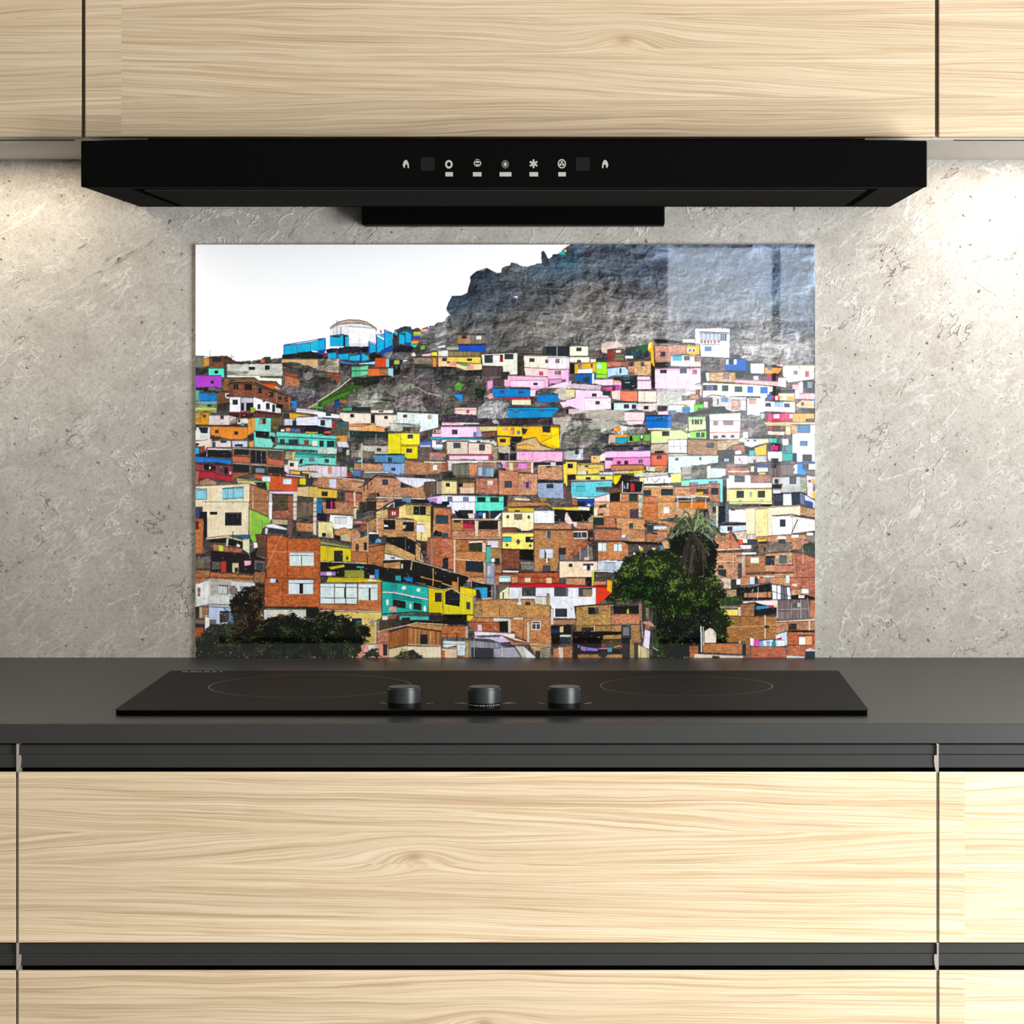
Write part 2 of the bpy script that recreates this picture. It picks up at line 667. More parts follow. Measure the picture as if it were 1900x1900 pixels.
c64 575 675 830 690 830 780 575 770
a98 570 770 1380 810 1380 850 570 800
ba9 570 550 1330 590 1330 615 570 575
#a53 1060 600 1330 610 1330 840 1060 820
223 850 600 1055 610 1060 790 850 780
/aaa:5 990 600 1000 790
/aaa:5 915 600 915 780
#544 1095 600 1310 620 1290 730 1095 700
c64 1085 710 1330 740 1330 820 1085 800
233 580 795 815 810 815 920 580 910
#854 820 800 850 800 850 940 820 940
#333 850 820 1060 830 1060 940 850 940
789 905 850 1040 855 1040 930 905 925
#322 1090 850 1340 860 1380 940 1090 930
#a54 565 915 900 930 760 980 640 1000 565 1050
#934 25 790 570 820 565 1060 330 1020 25 1010
213 150 800 320 830 320 895 150 890
fff 230 835 250 870
b23 80 900 320 910 320 1010 80 1000
b23 330 940 570 965 560 1060 330 1010
457 390 830 450 840 450 940 390 930
223 450 840 505 845 505 945 450 940
dcc 525 905 552 950
#b65 25 900 80 900 70 1110 25 1110
#a76 80 1040 200 1000 340 1050 340 1110 90 1110
#665 340 1050 600 1060 560 1100 350 1100
d52 900 940 1530 1000 1520 1200 1110 1180 1110 1050 900 1000
/332:12 660 990 900 930 1550 990
/832:5 1220 960 1220 1190
def 1005 975 1125 1065
def 1315 1010 1435 1095
7c6 635 1000 1110 1060 1110 1200 1080 1180 1060 1070 635 1050
db7 650 1030 880 1040 930 1110 830 1090 650 1080
332 930 1070 1060 1150
b9c 1350 950 1640 980 1640 1000 1350 970
dcd 1330 800 1400 800 1400 950 1330 900
~472 1340 650 1400 670 1400 740 1340 720
#a97 1350 600 1470 610 1470 740 1340 730
eb5 1450 620 1485 620 1480 740 1450 740
edc 1385 735 1540 745 1540 895 1385 880
333 1410 780 1470 835
eb2 1420 900 1560 910 1560 950 1420 940
ec4 1590 910 1710 910 1710 1000 1690 1000 1690 940 1590 930
dcc 1545 820 1900 800 1900 920 1720 900 1545 900
/544:8 1540 840 1720 800 1900 810
/333:5 1690 820 1690 900
/333:5 1790 820 1790 900
dd0 1555 1000 1645 1000 1645 1105 1555 1100
445 1645 1010 1750 1010 1750 1120 1645 1100
dcc 1700 910 1900 920 1900 990 1760 1000 1700 960
#b75 1750 1060 1900 980 1900 1130 1750 1110
edb 25 1120 820 1080 820 1425 25 1425
8cd 25 1150 200 1160 195 1320 25 1310
/234:8 25 1175 195 1185 195 1320 25 1315
8cd 420 1150 735 1125 735 1300 420 1325
/234:7 420 1165 735 1145
/234:7 420 1310 735 1290
/123:8 580 1130 580 1310
/234:6 505 1160 505 1310
#b64 820 1090 1110 1190 1100 1425 820 1425
/dba:10 870 1130 870 1425
fcf 1110 1190 1480 1190 1480 1240 1110 1230
ccd 1110 1210 1150 1230 1150 1425 1110 1425
#543 1155 1240 1380 1240 1380 1425 1155 1425
#854 1380 1250 1460 1250 1460 1425 1380 1425
ddc 1465 1190 1520 1190 1520 1425 1455 1425
/333:8 1455 1285 1520 1285
/333:8 1455 1345 1520 1345
db8 1520 1130 1690 1120 1690 1290 1520 1270
#544 1520 1260 1750 1290 1750 1425 1520 1425
db5 1690 1120 1880 1130 1880 1290 1690 1280
dba 1760 1290 1805 1290 1805 1425 1760 1425
17b 1805 1300 1900 1300 1900 1425 1805 1425
@ 590 760 7.917
eef 0 20 320 70 320 130 0 110
/222:12 0 10 320 60
eef 0 30 110 40 110 90 0 90
445 120 40 195 95
edc 325 40 780 50 780 200 455 210 325 130
/333:8 330 25 1160 65
edc 780 0 1110 0 1110 50 780 50
edc 780 70 1160 70 1160 230 980 270 780 270
333 895 15 960 40
322 475 65 535 115
322 780 75 840 200
332 975 90 1030 140
e95 450 210 780 215 980 265 980 330 870 320 450 290
eb8 455 240 650 240 650 315 455 300
/e74:14 455 215 700 225
ea5 650 240 850 200 870 320 650 310
dee 1165 30 1770 60 1770 260 1500 330 1500 230 1165 200
/233:12 1165 20 1600 40 1770 50
922 1250 70 1312 118
998 1610 80 1665 140
~ccb 1050 200 1510 240 1510 330 1220 320 1050 310
~765 1250 250 1500 250 1500 330 1250 330
/444:5 1040 200 1500 210
/444:5 1135 150 1135 240
/444:5 1190 150 1190 240
/444:5 1260 130 1260 240
/444:5 1340 150 1340 240
/444:5 1490 150 1490 240
/322:8 980 250 1060 250 1060 320
cde 0 130 205 135 205 270 0 240
234 40 150 105 235
/333:8 0 120 360 135
#554 210 150 460 180 440 370 210 330
b23 210 190 255 190 255 280 210 270
357 310 190 430 200 430 260 310 250
223 0 240 200 270 200 350 0 360
c54 90 320 200 310 190 350 90 350
6dc 0 370 270 380 270 430 0 410
4cb 0 420 260 430 260 570 0 560
~bdc 0 560 280 560 280 650 0 650
297 0 650 270 660 270 695 0 680
6dc 0 695 270 700 270 815 0 800
233 25 455 88 545
244 135 460 245 550
345 100 720 165 780
d93 270 380 430 370 430 470 270 460
473 270 420 330 420 310 480 280 470
dde 275 460 430 460 460 555 300 550
~443 290 555 480 560 480 770 280 760
778 300 560 360 620
bbb 420 590 465 665
~665 430 320 640 330 640 500 470 480
#233 470 320 1035 330 1035 420 480 420
#655 680 430 1030 430 1030 520 680 510
/bbb:10 855 360 855 500
/bbb:6 910 440 1020 500
~665 480 400 660 440 660 500 480 480
~a98 490 490 660 490 660 700 490 690
445 540 500 615 595
~cba 660 530 1035 540 1035 660 840 660 820 740 660 740
~765 660 600 830 620 820 740 660 740
333 865 565 930 615
ed1 1035 345 1220 340 1220 645 1035 645
fe2 1220 335 1495 345 1495 515 1220 515
ed0 1220 530 1465 530 1465 720 1320 720 1220 640
/b80:5 1220 340 1220 640
/e90:12 1220 520 1490 530
346 1320 365 1398 425
445 1300 572 1385 632
48b 835 660 1280 660 1270 780 840 770
/233:10 825 655 1275 655
236 1030 700 1092 770
8ad 950 780 1230 790 1200 960 950 900
346 1078 850 1140 895
8ac 1220 780 1280 780 1270 940 1210 940
4ad 800 800 860 800 860 880 800 880
#c86 540 780 950 790 950 900 540 900
~345 420 740 540 740 530 840 420 820
~345 560 710 830 720 830 770 560 760
6bd 585 740 650 740 650 770 585 770
/bba:18 650 490 650 880
#c75 1280 730 1560 770 1900 780 1900 930 1540 960 1280 940
#655 1480 540 1640 560 1640 760 1480 760
46b 1500 460 1670 455 1670 520 1500 520
bbd 1500 520 1660 520 1660 550 1500 550
ebb 1050 330 1050 331
#b77 1640 620 1850 620 1850 740 1640 740
877 1670 690 1760 730
eeb 1560 750 1880 760 1880 785 1560 780
c98 1690 280 1810 280 1810 350 1690 350
fbe 1805 250 1900 250 1900 400 1680 400 1680 350 1805 350
333 1705 295 1730 345
333 1770 150 1850 120 1880 240 1800 240
49c 1650 405 1900 415 1900 440 1650 430
eef 1680 440 1850 450 1830 560 1680 560
567 1735 450 1845 515
9cc 1700 560 1830 560 1830 580 1700 580
#654 1860 460 1900 460 1900 640 1840 620
dee 1690 810 1755 885
dcd 0 810 430 830 430 990 0 980
/544:10 0 810 430 830
/655:5 60 820 60 980
/655:5 340 830 340 980
c86 150 830 205 830 205 950 150 940
4b3 470 850 515 850 515 905 470 905
~bbc 500 880 590 880 580 940 500 940
57a 510 880 640 880 630 980 510 970
a33 430 930 500 930 500 990 430 990
#766 660 920 1000 930 1000 1010 660 1000
ccc 680 900 1040 900 1040 930 680 930
#c75 0 1000 60 970 680 1040 650 1220 0 1140
/edb:10 0 995 80 975 680 1040
dee 165 1010 275 1150 165 1140
dde 165 1010 275 1010 275 1150 165 1145
d97 500 1050 650 1070 620 1170 500 1170
eb3 0 1150 285 1170 285 1300 150 1290 0 1290
333 55 1200 148 1270
/332:12 0 1140 640 1220
#b65 400 1200 640 1230 640 1425 400 1425
dba 525 1210 555 1210 555 1425 525 1425
444 300 1210 385 1290
17b 0 1320 60 1320 60 1425 0 1425
#543 60 1290 400 1310 400 1425 60 1425
322 120 1310 270 1310 270 1425 120 1425
c28 190 1340 215 1425
c22 250 1350 275 1425
#c75 650 1130 860 970 870 1290 760 1290 650 1425
#c86 860 980 1120 1000 1120 1290 860 1290
#d86 1120 1010 1220 1010 1220 1290 1120 1290
#c75 1220 1140 1550 1120 1590 1300 1220 1290
/322:14 590 1140 660 1130 860 960 1120 990
444 670 1130 690 1210
333 720 1090 738 1170
433 775 1050 790 1110
445 945 1020 1035 1110
dde 1130 980 1700 1010 1750 1040 1560 1110 1450 1150 1220 1060
ccc 1350 1040 1400 1100
333 1220 1090 1330 1110 1280 1140 1210 1140
%654 1560 1060 1740 1050 1740 1240 1600 1260 1550 1190
%a98 1740 1040 1870 1050 1860 1240 1740 1240
~665 1790 910 1900 910 1900 1000 1800 1000
cc9 1860 1070 1900 1070 1900 1230 1860 1230
222 1875 1075 1900 1130
dba 860 1270 1580 1290 1580 1320 860 1300
235 865 1220 905 1215 905 1270 865 1270
#754 760 1230 860 1220 860 1280 700 1340
#654 700 1310 860 1310 860 1425 720 1425
#c97 880 1310 1130 1300 1050 1425 880 1425
333 965 1330 1030 1410
68a 1240 1280 1370 1280 1370 1360 1240 1360
223 1370 1310 1650 1330 1650 1370 1370 1370
fcf 1600 1290 1900 1240 1900 1370 1650 1360
a8c 1600 1310 1760 1290 1740 1360 1640 1350
246 1110 1330 1240 1320 1230 1400 1110 1425
@ 820 760 7.917
ebb 190 0 510 0 500 80 190 80
933 360 5 402 52
~434 0 80 190 60 500 80 520 130 980 120 1650 110 1650 220 1000 230 400 220 0 200
~999 520 0 960 0 980 120 700 140 530 120
08c 960 0 1700 0 1600 110 1150 125 970 120
357 1045 0 1120 50
357 1425 0 1505 35
d9b 0 180 320 190 320 235 0 235
ccb 200 190 550 195 550 215 200 215
~aaa 740 150 800 140 840 210 760 210
~ba9 1620 120 1900 100 1900 560 1720 560 1740 230 1640 210
~776 1760 340 1900 300 1900 600 1740 580
fce 0 245 520 245 600 400 0 410
b9c 510 240 560 240 600 400 500 400
544 145 292 228 365
27b 462 330 510 330 500 400 462 400
dc8 560 240 810 240 810 310 590 320 540 280
%854 570 340 790 310 790 390 620 400
2ac 0 410 600 420 600 440 0 435
eef 0 440 600 440 600 480 0 480
345 510 455 565 480
/333:14 0 235 800 235
fc0 810 240 1270 245 1200 400 810 380
fb0 1250 240 1720 240 1720 570 1600 560 1450 500 1370 400 1200 430 1170 400
fd0 1600 250 1720 260 1720 560 1440 480 1620 400
eb1 810 390 1005 400 1000 520 950 545 820 530
e98 890 262 962 310
b64 1010 262 1065 370
e95 990 300 1040 300 1040 370 990 370
17c 1105 310 1148 360
333 1170 262 1260 290 1225 360 1180 360
234 1470 245 1595 245 1590 340 1480 330
fc1 1460 340 1600 345 1600 385 1460 380
/c61:10 1460 380 1600 385
ca7 1100 490 1220 440 1370 400 1450 520 1700 590 1360 600 1100 580
ea4 1110 520 1250 500 1360 540 1360 590 1110 575
222 850 428 938 482
222 1030 395 1180 405 1150 480 1030 470
/333:12 810 385 1180 400
222 1015 490 1075 490 1075 620 1015 600
~cb9 820 530 1000 540 1000 640 830 630
223 840 640 1090 640 1090 740 840 740
646 920 660 990 660 990 730 920 730
/dcb:10 990 630 990 740
e9c 1095 610 1775 610 1770 760 1560 770 1330 770 1095 740
/b7a:4 1270 620 1270 740
/b7a:4 1330 620 1330 770
/333:12 1350 790 1560 750 1800 790
999 1785 600 1900 600 1900 740 1785 730
333 1340 790 1800 780 1800 820 1340 830
ccc 1595 770 1670 770 1670 850 1595 850
ccb 600 440 740 430 810 480 800 550 740 500 600 480
333 710 440 745 465
cba 70 465 380 465 385 655 75 655
ecb 390 480 740 500 730 655 390 655
#a87 730 510 820 540 820 740 750 740
/433:12 20 490 80 460 380 460 440 490
457 172 485 275 565
ccb 490 540 545 600
646 545 510 635 600
/a65:6 70 460 70 655
a25 90 655 730 660 730 672 90 668
fbd 105 670 690 670 690 740 105 735
c36 685 660 725 660 725 740 685 740
/766:10 265 728 500 735
#b64 0 640 60 640 60 700 0 700
edd 70 740 1050 740 1050 800 370 780 100 800
eca 600 745 1330 745 1330 770 600 770
#b54 0 780 85 780 85 910 0 910
dcc 90 760 150 780 140 900 90 890
%776 155 790 395 790 395 965 140 960
#d75 400 780 520 790 520 980 400 970
#a76 520 770 820 780 820 880 520 830
abc 525 830 770 835 760 990 525 970
679 590 840 640 840 640 970 590 970
%8ab 640 850 755 850 755 985 640 980
433 800 770 880 860
567 805 790 870 855
d6c 890 775 940 775 940 860 890 860
#c75 940 770 1340 770 1340 920 940 910
dcb 985 780 1040 780 1040 910 985 910
dcc 1310 770 1340 770 1340 930 1310 930
d6c 1115 775 1245 775 1245 870 1115 870
#d75 835 880 1120 900 1120 1250 835 1250
#d86 1120 930 1400 940 1400 1250 1120 1250
#d86 1405 820 1770 830 1770 1030 1410 1025
/fdb:10 1410 820 1770 825
456 920 1050 1030 1145
b69 1200 1060 1305 1150
335 1235 1060 1275 1150
222 1530 825 1600 850
9ac 1405 1070 1780 1050 1790 1310 1405 1290
345 1535 1090 1640 1155
~333 1405 1030 1780 1040 1780 1075 1405 1075
ed3 1780 790 1900 770 1900 960 1840 960 1820 1090 1790 1080
222 1845 790 1900 860
433 1840 960 1900 960 1900 1010 1840 1010
#844 1790 1100 1900 1130 1900 1300 1800 1300
#c65 500 1000 820 1000 830 1240 495 1220
ebb 655 1030 750 1100 700 1100
edc 670 1040 750 1040 740 1110 670 1110
~866 495 1210 830 1230 830 1250 490 1250
dc8 0 1035 220 1040 220 1240 0 1240
dd9 40 1050 215 1050 215 1230 40 1230
333 55 1072 118 1132
~443 0 930 150 920 180 980 490 1000 490 1030 0 1030
#543 220 1010 500 1010 490 1240 230 1240
db9 260 1130 480 1070 480 1230 270 1230
c97 300 1070 480 1070 480 1140 300 1150
223 240 1075 308 1135
/332:12 0 1245 900 1255 1400 1255
eef 0 1250 490 1260 490 1425 0 1425
567 82 1275 155 1345
679 310 1280 395 1350
5ec 490 1265 905 1270 905 1425 490 1425
233 520 1282 640 1355
245 708 1285 838 1360
223 910 1260 960 1260 950 1425 910 1425
~876 960 1260 1420 1260 1420 1340 960 1330
dcb 1070 1280 1290 1300 1290 1340 1070 1330
#c75 960 1330 1900 1350 1900 1425 960 1425
a33 1365 1300 1430 1345
~665 1400 1290 1900 1300 1900 1390 1400 1360
a83 1450 1290 1530 1290 1530 1340 1450 1340
@ 1050 780 7.917
~aa9 0 0 1180 0 1180 200 500 400 200 420 0 420
~665 0 180 500 120 560 340 500 500 0 420
~988 0 300 260 160 480 260 300 400 0 400
~776 40 160 300 60 450 240 200 330 0 300
fce 870 0 1150 0 1120 60 900 50
~ba9 340 0 700 0 820 80 600 120
06c 1175 0 1550 0 1550 115 1190 125
eee 1200 110 1540 105 1540 140 1200 140
~443 730 40 860 60 1180 60 1170 100 900 100
e83 705 110 805 105 800 170 705 160
~ccd 810 110 900 105 900 150 810 150
~b99 930 110 1180 100 1180 190 930 180
~445 520 180 720 190 720 240 620 330 520 330
ca9 630 200 730 200 730 340 620 340
f91 730 215 900 210 900 245 730 250
1ac 730 255 900 245 900 335 740 340
5a4 905 210 1240 195 1240 300 905 325
362 1080 220 1140 220 1140 300 1080 300
221 930 240 970 220 980 300 930 300
ddd 1095 220 1125 260
/cfc:6 1020 210 1020 310
dfb 1250 150 1700 130 1780 180 1780 260 1490 300 1490 325 1250 340
bf9 1250 150 1690 135 1780 190 1780 270 1250 335
445 1410 160 1520 230
bf9 1800 0 1900 0 1900 150 1800 160
7e5 1820 165 1900 160 1900 260 1820 265
445 1845 0 1900 60
eee 1785 190 1825 190 1825 250 1785 250
~a98 1550 20 1790 60 1780 160 1700 120 1560 100
~876 500 340 1240 310 1300 360 1500 340 1500 480 1260 430 600 380 560 400
446 590 380 1240 380 1240 440 590 440
/223:20 540 420 600 370 900 375 1220 365 1320 410
334 670 390 740 440
334 910 385 985 435
557 1070 380 1140 430
98a 990 390 1060 435
fae 580 450 1240 440 1240 535 690 545 580 545 500 540
fdd 490 510 590 450 580 590 500 600
f6b 690 545 1240 535 1240 660 1160 660 1130 640 680 650
f9c 570 560 690 590 690 650 640 710 570 710
545 580 550 680 588
644 748 595 805 645
422 855 588 915 645
757 1062 572 1130 628
c74 655 655 1140 645 1140 720 660 730
/766:8 660 735 1130 722
eb6 370 510 500 510 500 620 370 620
322 405 540 430 560
~bbc 0 460 250 420 250 580 0 580
334 130 440 190 500
eee 180 500 215 560
~345 370 400 500 400 520 500 400 500
~433 20 580 370 580 370 620 160 630 20 600
fc4 0 600 160 600 160 790 0 790
222 25 632 102 702
db6 165 640 560 640 560 740 165 740
/a83:10 165 635 560 635
ec4 320 700 490 690 490 770 320 790
545 275 658 330 690
ccb 165 740 300 740 300 790 165 790
ccd 490 765 690 755 695 795 490 790
ed5 140 800 690 800 690 870 150 870
322 290 830 362 870
433 505 828 578 868
322 20 795 140 795 130 870 20 870
fc3 0 790 20 790 20 960 0 960
/aaa:10 80 880 680 870
e64 1250 500 1500 490 1480 670 1260 660
#d85 1300 660 1490 660 1440 760 1300 740
745 1330 510 1405 570
#dca 1180 660 1310 680 1310 750 1180 740
~ca8 1500 340 1500 480 1250 480 1250 360
333 1300 450 1420 440 1460 480 1300 485
fff 1495 280 1775 275 1775 480 1500 475
/444:5 1495 280 1775 275 1775 480 1500 475 1495 280
/444:5 1585 280 1590 475
/444:5 1675 280 1680 475
/444:5 1495 385 1775 380
#a75 1785 275 1900 280 1900 510 1785 500
cba 1510 490 1780 485 1780 520 1510 520
cdd 1505 520 1785 510 1900 520 1900 680 1680 690 1700 780 1505 770
333 1605 552 1650 588
~ba9 1700 690 1860 670 1860 850 1700 850
~998 1690 780 1900 800 1900 860 1700 860
~aa9 1850 560 1900 560 1900 800 1850 780
ed0 930 740 1160 720 1170 765 940 775
cb9 700 740 940 730 930 780 700 780
433 1115 750 1185 810
433 1320 750 1390 790
~ccb 1000 770 1500 760 1480 800 1200 830 1000 820
ec0 700 800 1000 790 980 840 860 850 730 950 690 900
~322 820 790 980 800 1080 850 830 900 740 1000 680 980 760 920
fe7 1080 830 1200 830 1200 900 1080 900
fee 1150 830 1560 790 1560 920 1140 930
fe6 1545 780 1690 770 1690 910 1545 915
/444:8 1250 855 1310 910 1380 850
333 1500 800 1540 835
/555:8 1190 840 1200 890
/555:6 1440 850 1440 930
/333:12 1140 940 1690 915
~443 1150 940 1690 920 1690 970 1150 970
6eb 1695 870 1900 870 1900 960 1695 960
~434 1810 905 1900 905 1900 965 1810 965
5cd 75 905 680 880 670 980 440 990 440 1030 670 1060 440 1120 75 1120
8de 75 905 680 880 680 910 75 930
/399:5 150 940 280 940
/399:5 440 930 570 930
4bc 150 960 280 960 280 1040 150 1040
/655:10 430 985 740 970
/566:5 445 990 445 1110
/566:5 540 990 540 1090
eee 70 1120 440 1130 440 1145 160 1150 70 1130
#c64 90 1130 165 1140 165 1250 90 1230
14a 165 1150 410 1145 410 1260 165 1255
125 170 1190 280 1190 280 1255 170 1255
eee 305 1245 335 1215 365 1245 360 1260 310 1260
#544 0 960 70 970 90 1140 90 1260 0 1260
#743 740 980 830 960 830 1060 640 1080 640 1000
222 830 890 1130 900 1120 1060 830 1060
c22 950 920 1000 930 1010 1040 950 1040
889 840 910 880 1000 850 1000
99a 890 920 920 920 915 1010 890 1010
/ddd:10 830 890 830 1060 1120 1060
/ddd:8 1135 890 1110 1060
ebb 420 1130 640 1070 640 1200 500 1250 420 1270
ecd 450 1150 490 1140 490 1240 450 1240
ddd 580 1100 640 1080 640 1190 600 1210
222 640 1075 800 1050 790 1180 700 1210 650 1190
433 470 1250 590 1230 590 1280 490 1290
#e97 410 1290 640 1210 640 1425 410 1425
333 455 1375 545 1355 545 1390 455 1395
#d74 800 1070 1070 1080 1070 1425 640 1425 640 1220 800 1190
#d85 1130 970 1600 970 1600 1425 1130 1425
#d64 1140 1110 1320 1110 1320 1230 1140 1230
edb 1140 955 1570 950 1570 980 1140 985
/eeb:6 800 1070 800 1200
/eeb:8 640 1220 640 1425
254 928 1080 1052 1185
345 1135 1020 1245 1105
345 1395 1005 1572 1100
345 1650 1000 1832 1060
#bba 1070 1080 1130 1090 1130 1425 1070 1425
446 935 1298 1062 1425
634 935 1298 980 1425
dde 1432 1270 1515 1360
#d97 1600 970 1900 970 1900 1140 1600 1140
#c74 1610 1075 1750 1075 1750 1115 1610 1115
~ccc 1620 1110 1900 1110 1900 1140 1620 1140
~433 1640 1140 1740 1140 1740 1180 1640 1180
/eee:8 1640 1180 1900 1180
/eee:8 1640 1140 1640 1290
/eee:8 1848 1140 1848 1290
d72 1660 1190 1840 1190 1840 1280 1660 1280
c71 1860 1190 1900 1190 1900 1330 1860 1320
#c97 1640 1290 1900 1290 1900 1425 1640 1425
fc3 0 1270 180 1265 180 1310 0 1310
eec 180 1265 360 1270 360 1320 180 1310
~232 350 1260 410 1260 410 1330 350 1320
111 30 1325 390 1325 390 1425 40 1425
@ 1280 780 7.917
bf9 0 0 230 0 235 130 0 155
7e4 0 160 240 150 240 270 0 260
445 25 0 178 60
/bf9:10 60 0 60 60
/bf9:10 140 0 140 60
345 88 180 212 250
/eee:6 155 180 155 255
234 232 0 288 0 288 275 240 275
fdd 290 0 740 0 735 170 290 175
fcc 290 175 735 170 720 280 290 275
/e87:12 290 185 735 170
877 340 10 412 75
877 485 0 635 70
544 340 220 410 265
445 458 215 650 255
ccd 515 205 600 205 590 255 520 255
~877 740 0 1080 0 1150 100 1150 230 860 240 740 220
c37 1140 0 1510 0 1510 30 1150 30
db8 1080 20 1900 20 1840 60 1400 60 1100 60
~865 1150 80 1400 80 1400 200 1150 200
a44 1150 90 1230 90 1230 130 1150 130
ecb 1130 150 1400 160 1380 220 1150 210
dc9 1400 80 1470 80 1480 210 1400 210
#c97 1480 60 1580 60 1580 190 1480 190
47a 1575 65 1755 65 1755 172 1575 172
eef 1500 190 1580 180 1830 180 1835 600 1570 610 1565 480 1500 480
47a 1610 300 1725 375
445 1648 500 1788 600
ddf 1760 60 1835 60 1835 200 1760 200
/ccd:8 1580 255 1830 260
46b 1570 610 1835 610 1835 640 1570 640
28d 1570 630 1650 630 1650 700 1700 720 1700 800 1560 790
fdd 1520 660 1570 640 1570 780 1520 780
445 1650 640 1740 700
eef 1740 640 1835 640 1835 720 1740 720
#766 1700 720 1835 730 1835 800 1700 790
#a75 0 275 395 290 395 510 0 500
#b97 395 290 720 270 720 340 600 380 500 440 400 450
#433 400 440 640 430 640 600 410 600
#a65 620 360 800 350 800 470 740 470 680 440 620 430
445 242 328 355 402
cdd 0 515 415 510 410 620 250 640 250 660 0 660
333 135 540 200 580
fff 165 540 200 580
125 470 540 590 540 590 610 470 610
9bd 500 560 570 560 570 600 500 600
~776 30 670 250 640 250 850 0 850
cde 290 690 525 700 525 800 440 840 290 845
ddc 245 670 300 650 300 850 250 850
~554 330 640 660 640 660 690 330 690
#c64 520 680 860 690 870 790 560 790
#977 530 640 660 650 660 690 530 690
cbb 560 740 870 740 870 760 560 760
eee 780 170 850 170 850 260 780 260
eec 720 270 790 240 800 320 720 310
cfe 790 265 1010 265 1010 360 900 395 800 370
fea 1010 265 1150 265 1150 330 1010 355
556 830 285 870 310
345 930 283 968 310
4cb 1160 265 1270 265 1270 330 1160 320
566 1275 265 1350 265 1350 350 1275 330
eef 1350 265 1440 265 1450 370 1360 370
eb2 945 400 1120 340 1120 510 960 515
3bc 870 445 945 440 945 510 870 510
233 810 400 940 400 940 440 870 440 860 510 810 490
524 1125 350 1350 350 1350 450 1140 450
c27 1190 360 1300 360 1290 440 1190 440
/223:12 950 380 1120 335 1340 350
fee 1140 450 1350 450 1350 605 1180 605 1140 560
456 1180 553 1298 605
299 1355 380 1505 340 1505 590 1355 590
567 1360 380 1440 460
1a9 1355 475 1505 475 1505 590 1355 590
125 1505 485 1565 485 1565 610 1505 600
fdc 660 450 740 440 760 490 660 500
ccd 650 510 850 510 850 640 650 640
d12 715 530 745 590 715 590
d12 745 590 770 600 765 625
~cbb 850 520 1120 520 1120 620 850 620
222 930 578 962 620
/333:16 900 640 1000 620 1390 610
334 900 640 1380 640 1380 790 900 790
ddb 890 680 940 665 940 760 890 750
347 985 650 1140 640 1140 690 985 690
dde 985 690 1145 690 1145 750 985 760
cb1 1010 765 1110 765 1110 795 1010 795
%766 1150 640 1500 640 1540 720 1500 800 1150 810
345 1170 640 1270 700
fee 570 800 890 795 890 910 1200 910 1200 990 570 990
#a65 890 800 1190 790 1190 905 890 910
456 648 812 802 905
fe9 575 1005 1200 1000 1200 1225 575 1225
/a98:14 570 995 1200 990
ec9 530 1000 575 1000 575 1280 530 1280
fec 540 850 570 850 570 1000 540 1000
456 680 1035 790 1135
554 992 1032 1100 1132
9b9 870 1060 890 1035 912 1060 912 1110 890 1135 870 1110
9b9 695 1175 735 1160 785 1175 735 1195
9b9 1010 1170 1050 1155 1095 1170 1050 1190
9b8 575 1215 770 1225 770 1240 575 1240
#876 570 1240 820 1245 820 1300 570 1290
347 930 1240 1010 1235 1010 1260 930 1260
a23 1050 1245 1200 1225 1200 1255 1060 1260
7ed 0 860 480 850 480 1200 440 1200 440 920 0 950
/445:10 0 860 480 848
757 0 905 118 960
757 270 888 402 930
#b76 0 960 440 930 440 1200 290 1200 290 1120 0 1110
555 90 1005 270 1080
db2 70 1060 190 1045 190 1085 70 1085
445 310 990 415 1090
dc9 0 1090 280 1110 280 1130 0 1110
d72 0 1180 220 1180 220 1300 0 1290
/eee:8 25 1150 25 1300
/eee:8 230 1150 230 1300
#865 290 1200 440 1210 440 1260 290 1250
445 480 870 540 900 540 1280 490 1280
233 415 1260 520 1260 520 1425 415 1425
333 330 1265 382 1350
#cb9 380 1260 415 1260 415 1425 380 1425
bbb 1205 830 1620 820 1620 1050 1360 1060 1210 1010
334 1240 860 1300 930
545 1455 820 1560 935
333 1205 940 1360 930 1340 1000 1205 1000
ccd 1215 1010 1340 1010 1330 1080 1215 1070
#998 1620 830 1710 820 1710 1070 1620 1050
dcc 1710 800 1835 820 1835 1150 1720 1120
544 1735 870 1772 910
e94 1780 860 1835 860 1835 930 1780 930
668 1800 930 1835 930 1835 1040 1800 1040
eb3 1790 1050 1835 1050 1835 1150 1800 1130
456 1235 1085 1360 1075 1360 1250 1235 1240
eef 1365 1075 1485 1070 1495 1245 1365 1245
346 1490 1060 1620 1050 1620 1230 1495 1235
679 1610 1050 1680 1080 1680 1240 1610 1220
ccd 1680 1080 1830 1170 1830 1290 1690 1240
358 1690 1170 1800 1200 1800 1290 1690 1260
/445:10 1215 1080 1620 1050 1835 1170
dba 820 1270 1620 1235 1620 1390 1210 1425 820 1425
ec8 820 1290 1100 1280 1100 1425 820 1425
#b86 1620 1240 1835 1300 1835 1400 1620 1380
ddd 565 1300 820 1290 820 1425 565 1425
333 595 1300 662 1318
@ 360 930 7.917
edb 25 0 810 0 805 490 560 500 200 530 195 150 130 150 130 0 25 0
#b64 810 0 1100 0 1100 220 810 100
/dba:12 870 0 870 110
7c4 815 110 860 120 1140 250 1130 310 1010 400 960 560 870 610 830 520
9c5 815 110 860 120 855 500 815 490
222 238 150 350 195
445 458 165 705 355
223 470 190 690 190 690 330 470 345
/554:8 458 165 705 165
/445:5 575 190 575 340
17b 520 495 805 485 830 520 600 525
223 90 150 195 150 195 560 150 560 130 240 90 240
347 30 110 85 110 85 240 30 240
#d63 25 250 140 250 150 320 130 760 25 770
622 25 290 75 290 75 410 25 410
#544 135 570 290 600 280 720 135 720
cc9 165 530 500 495 740 570 720 590 490 530 200 560
222 190 560 490 540 490 610 400 610 300 600 240 590
222 510 550 720 590 720 690 510 640
~ddb 480 540 510 540 500 660 480 650
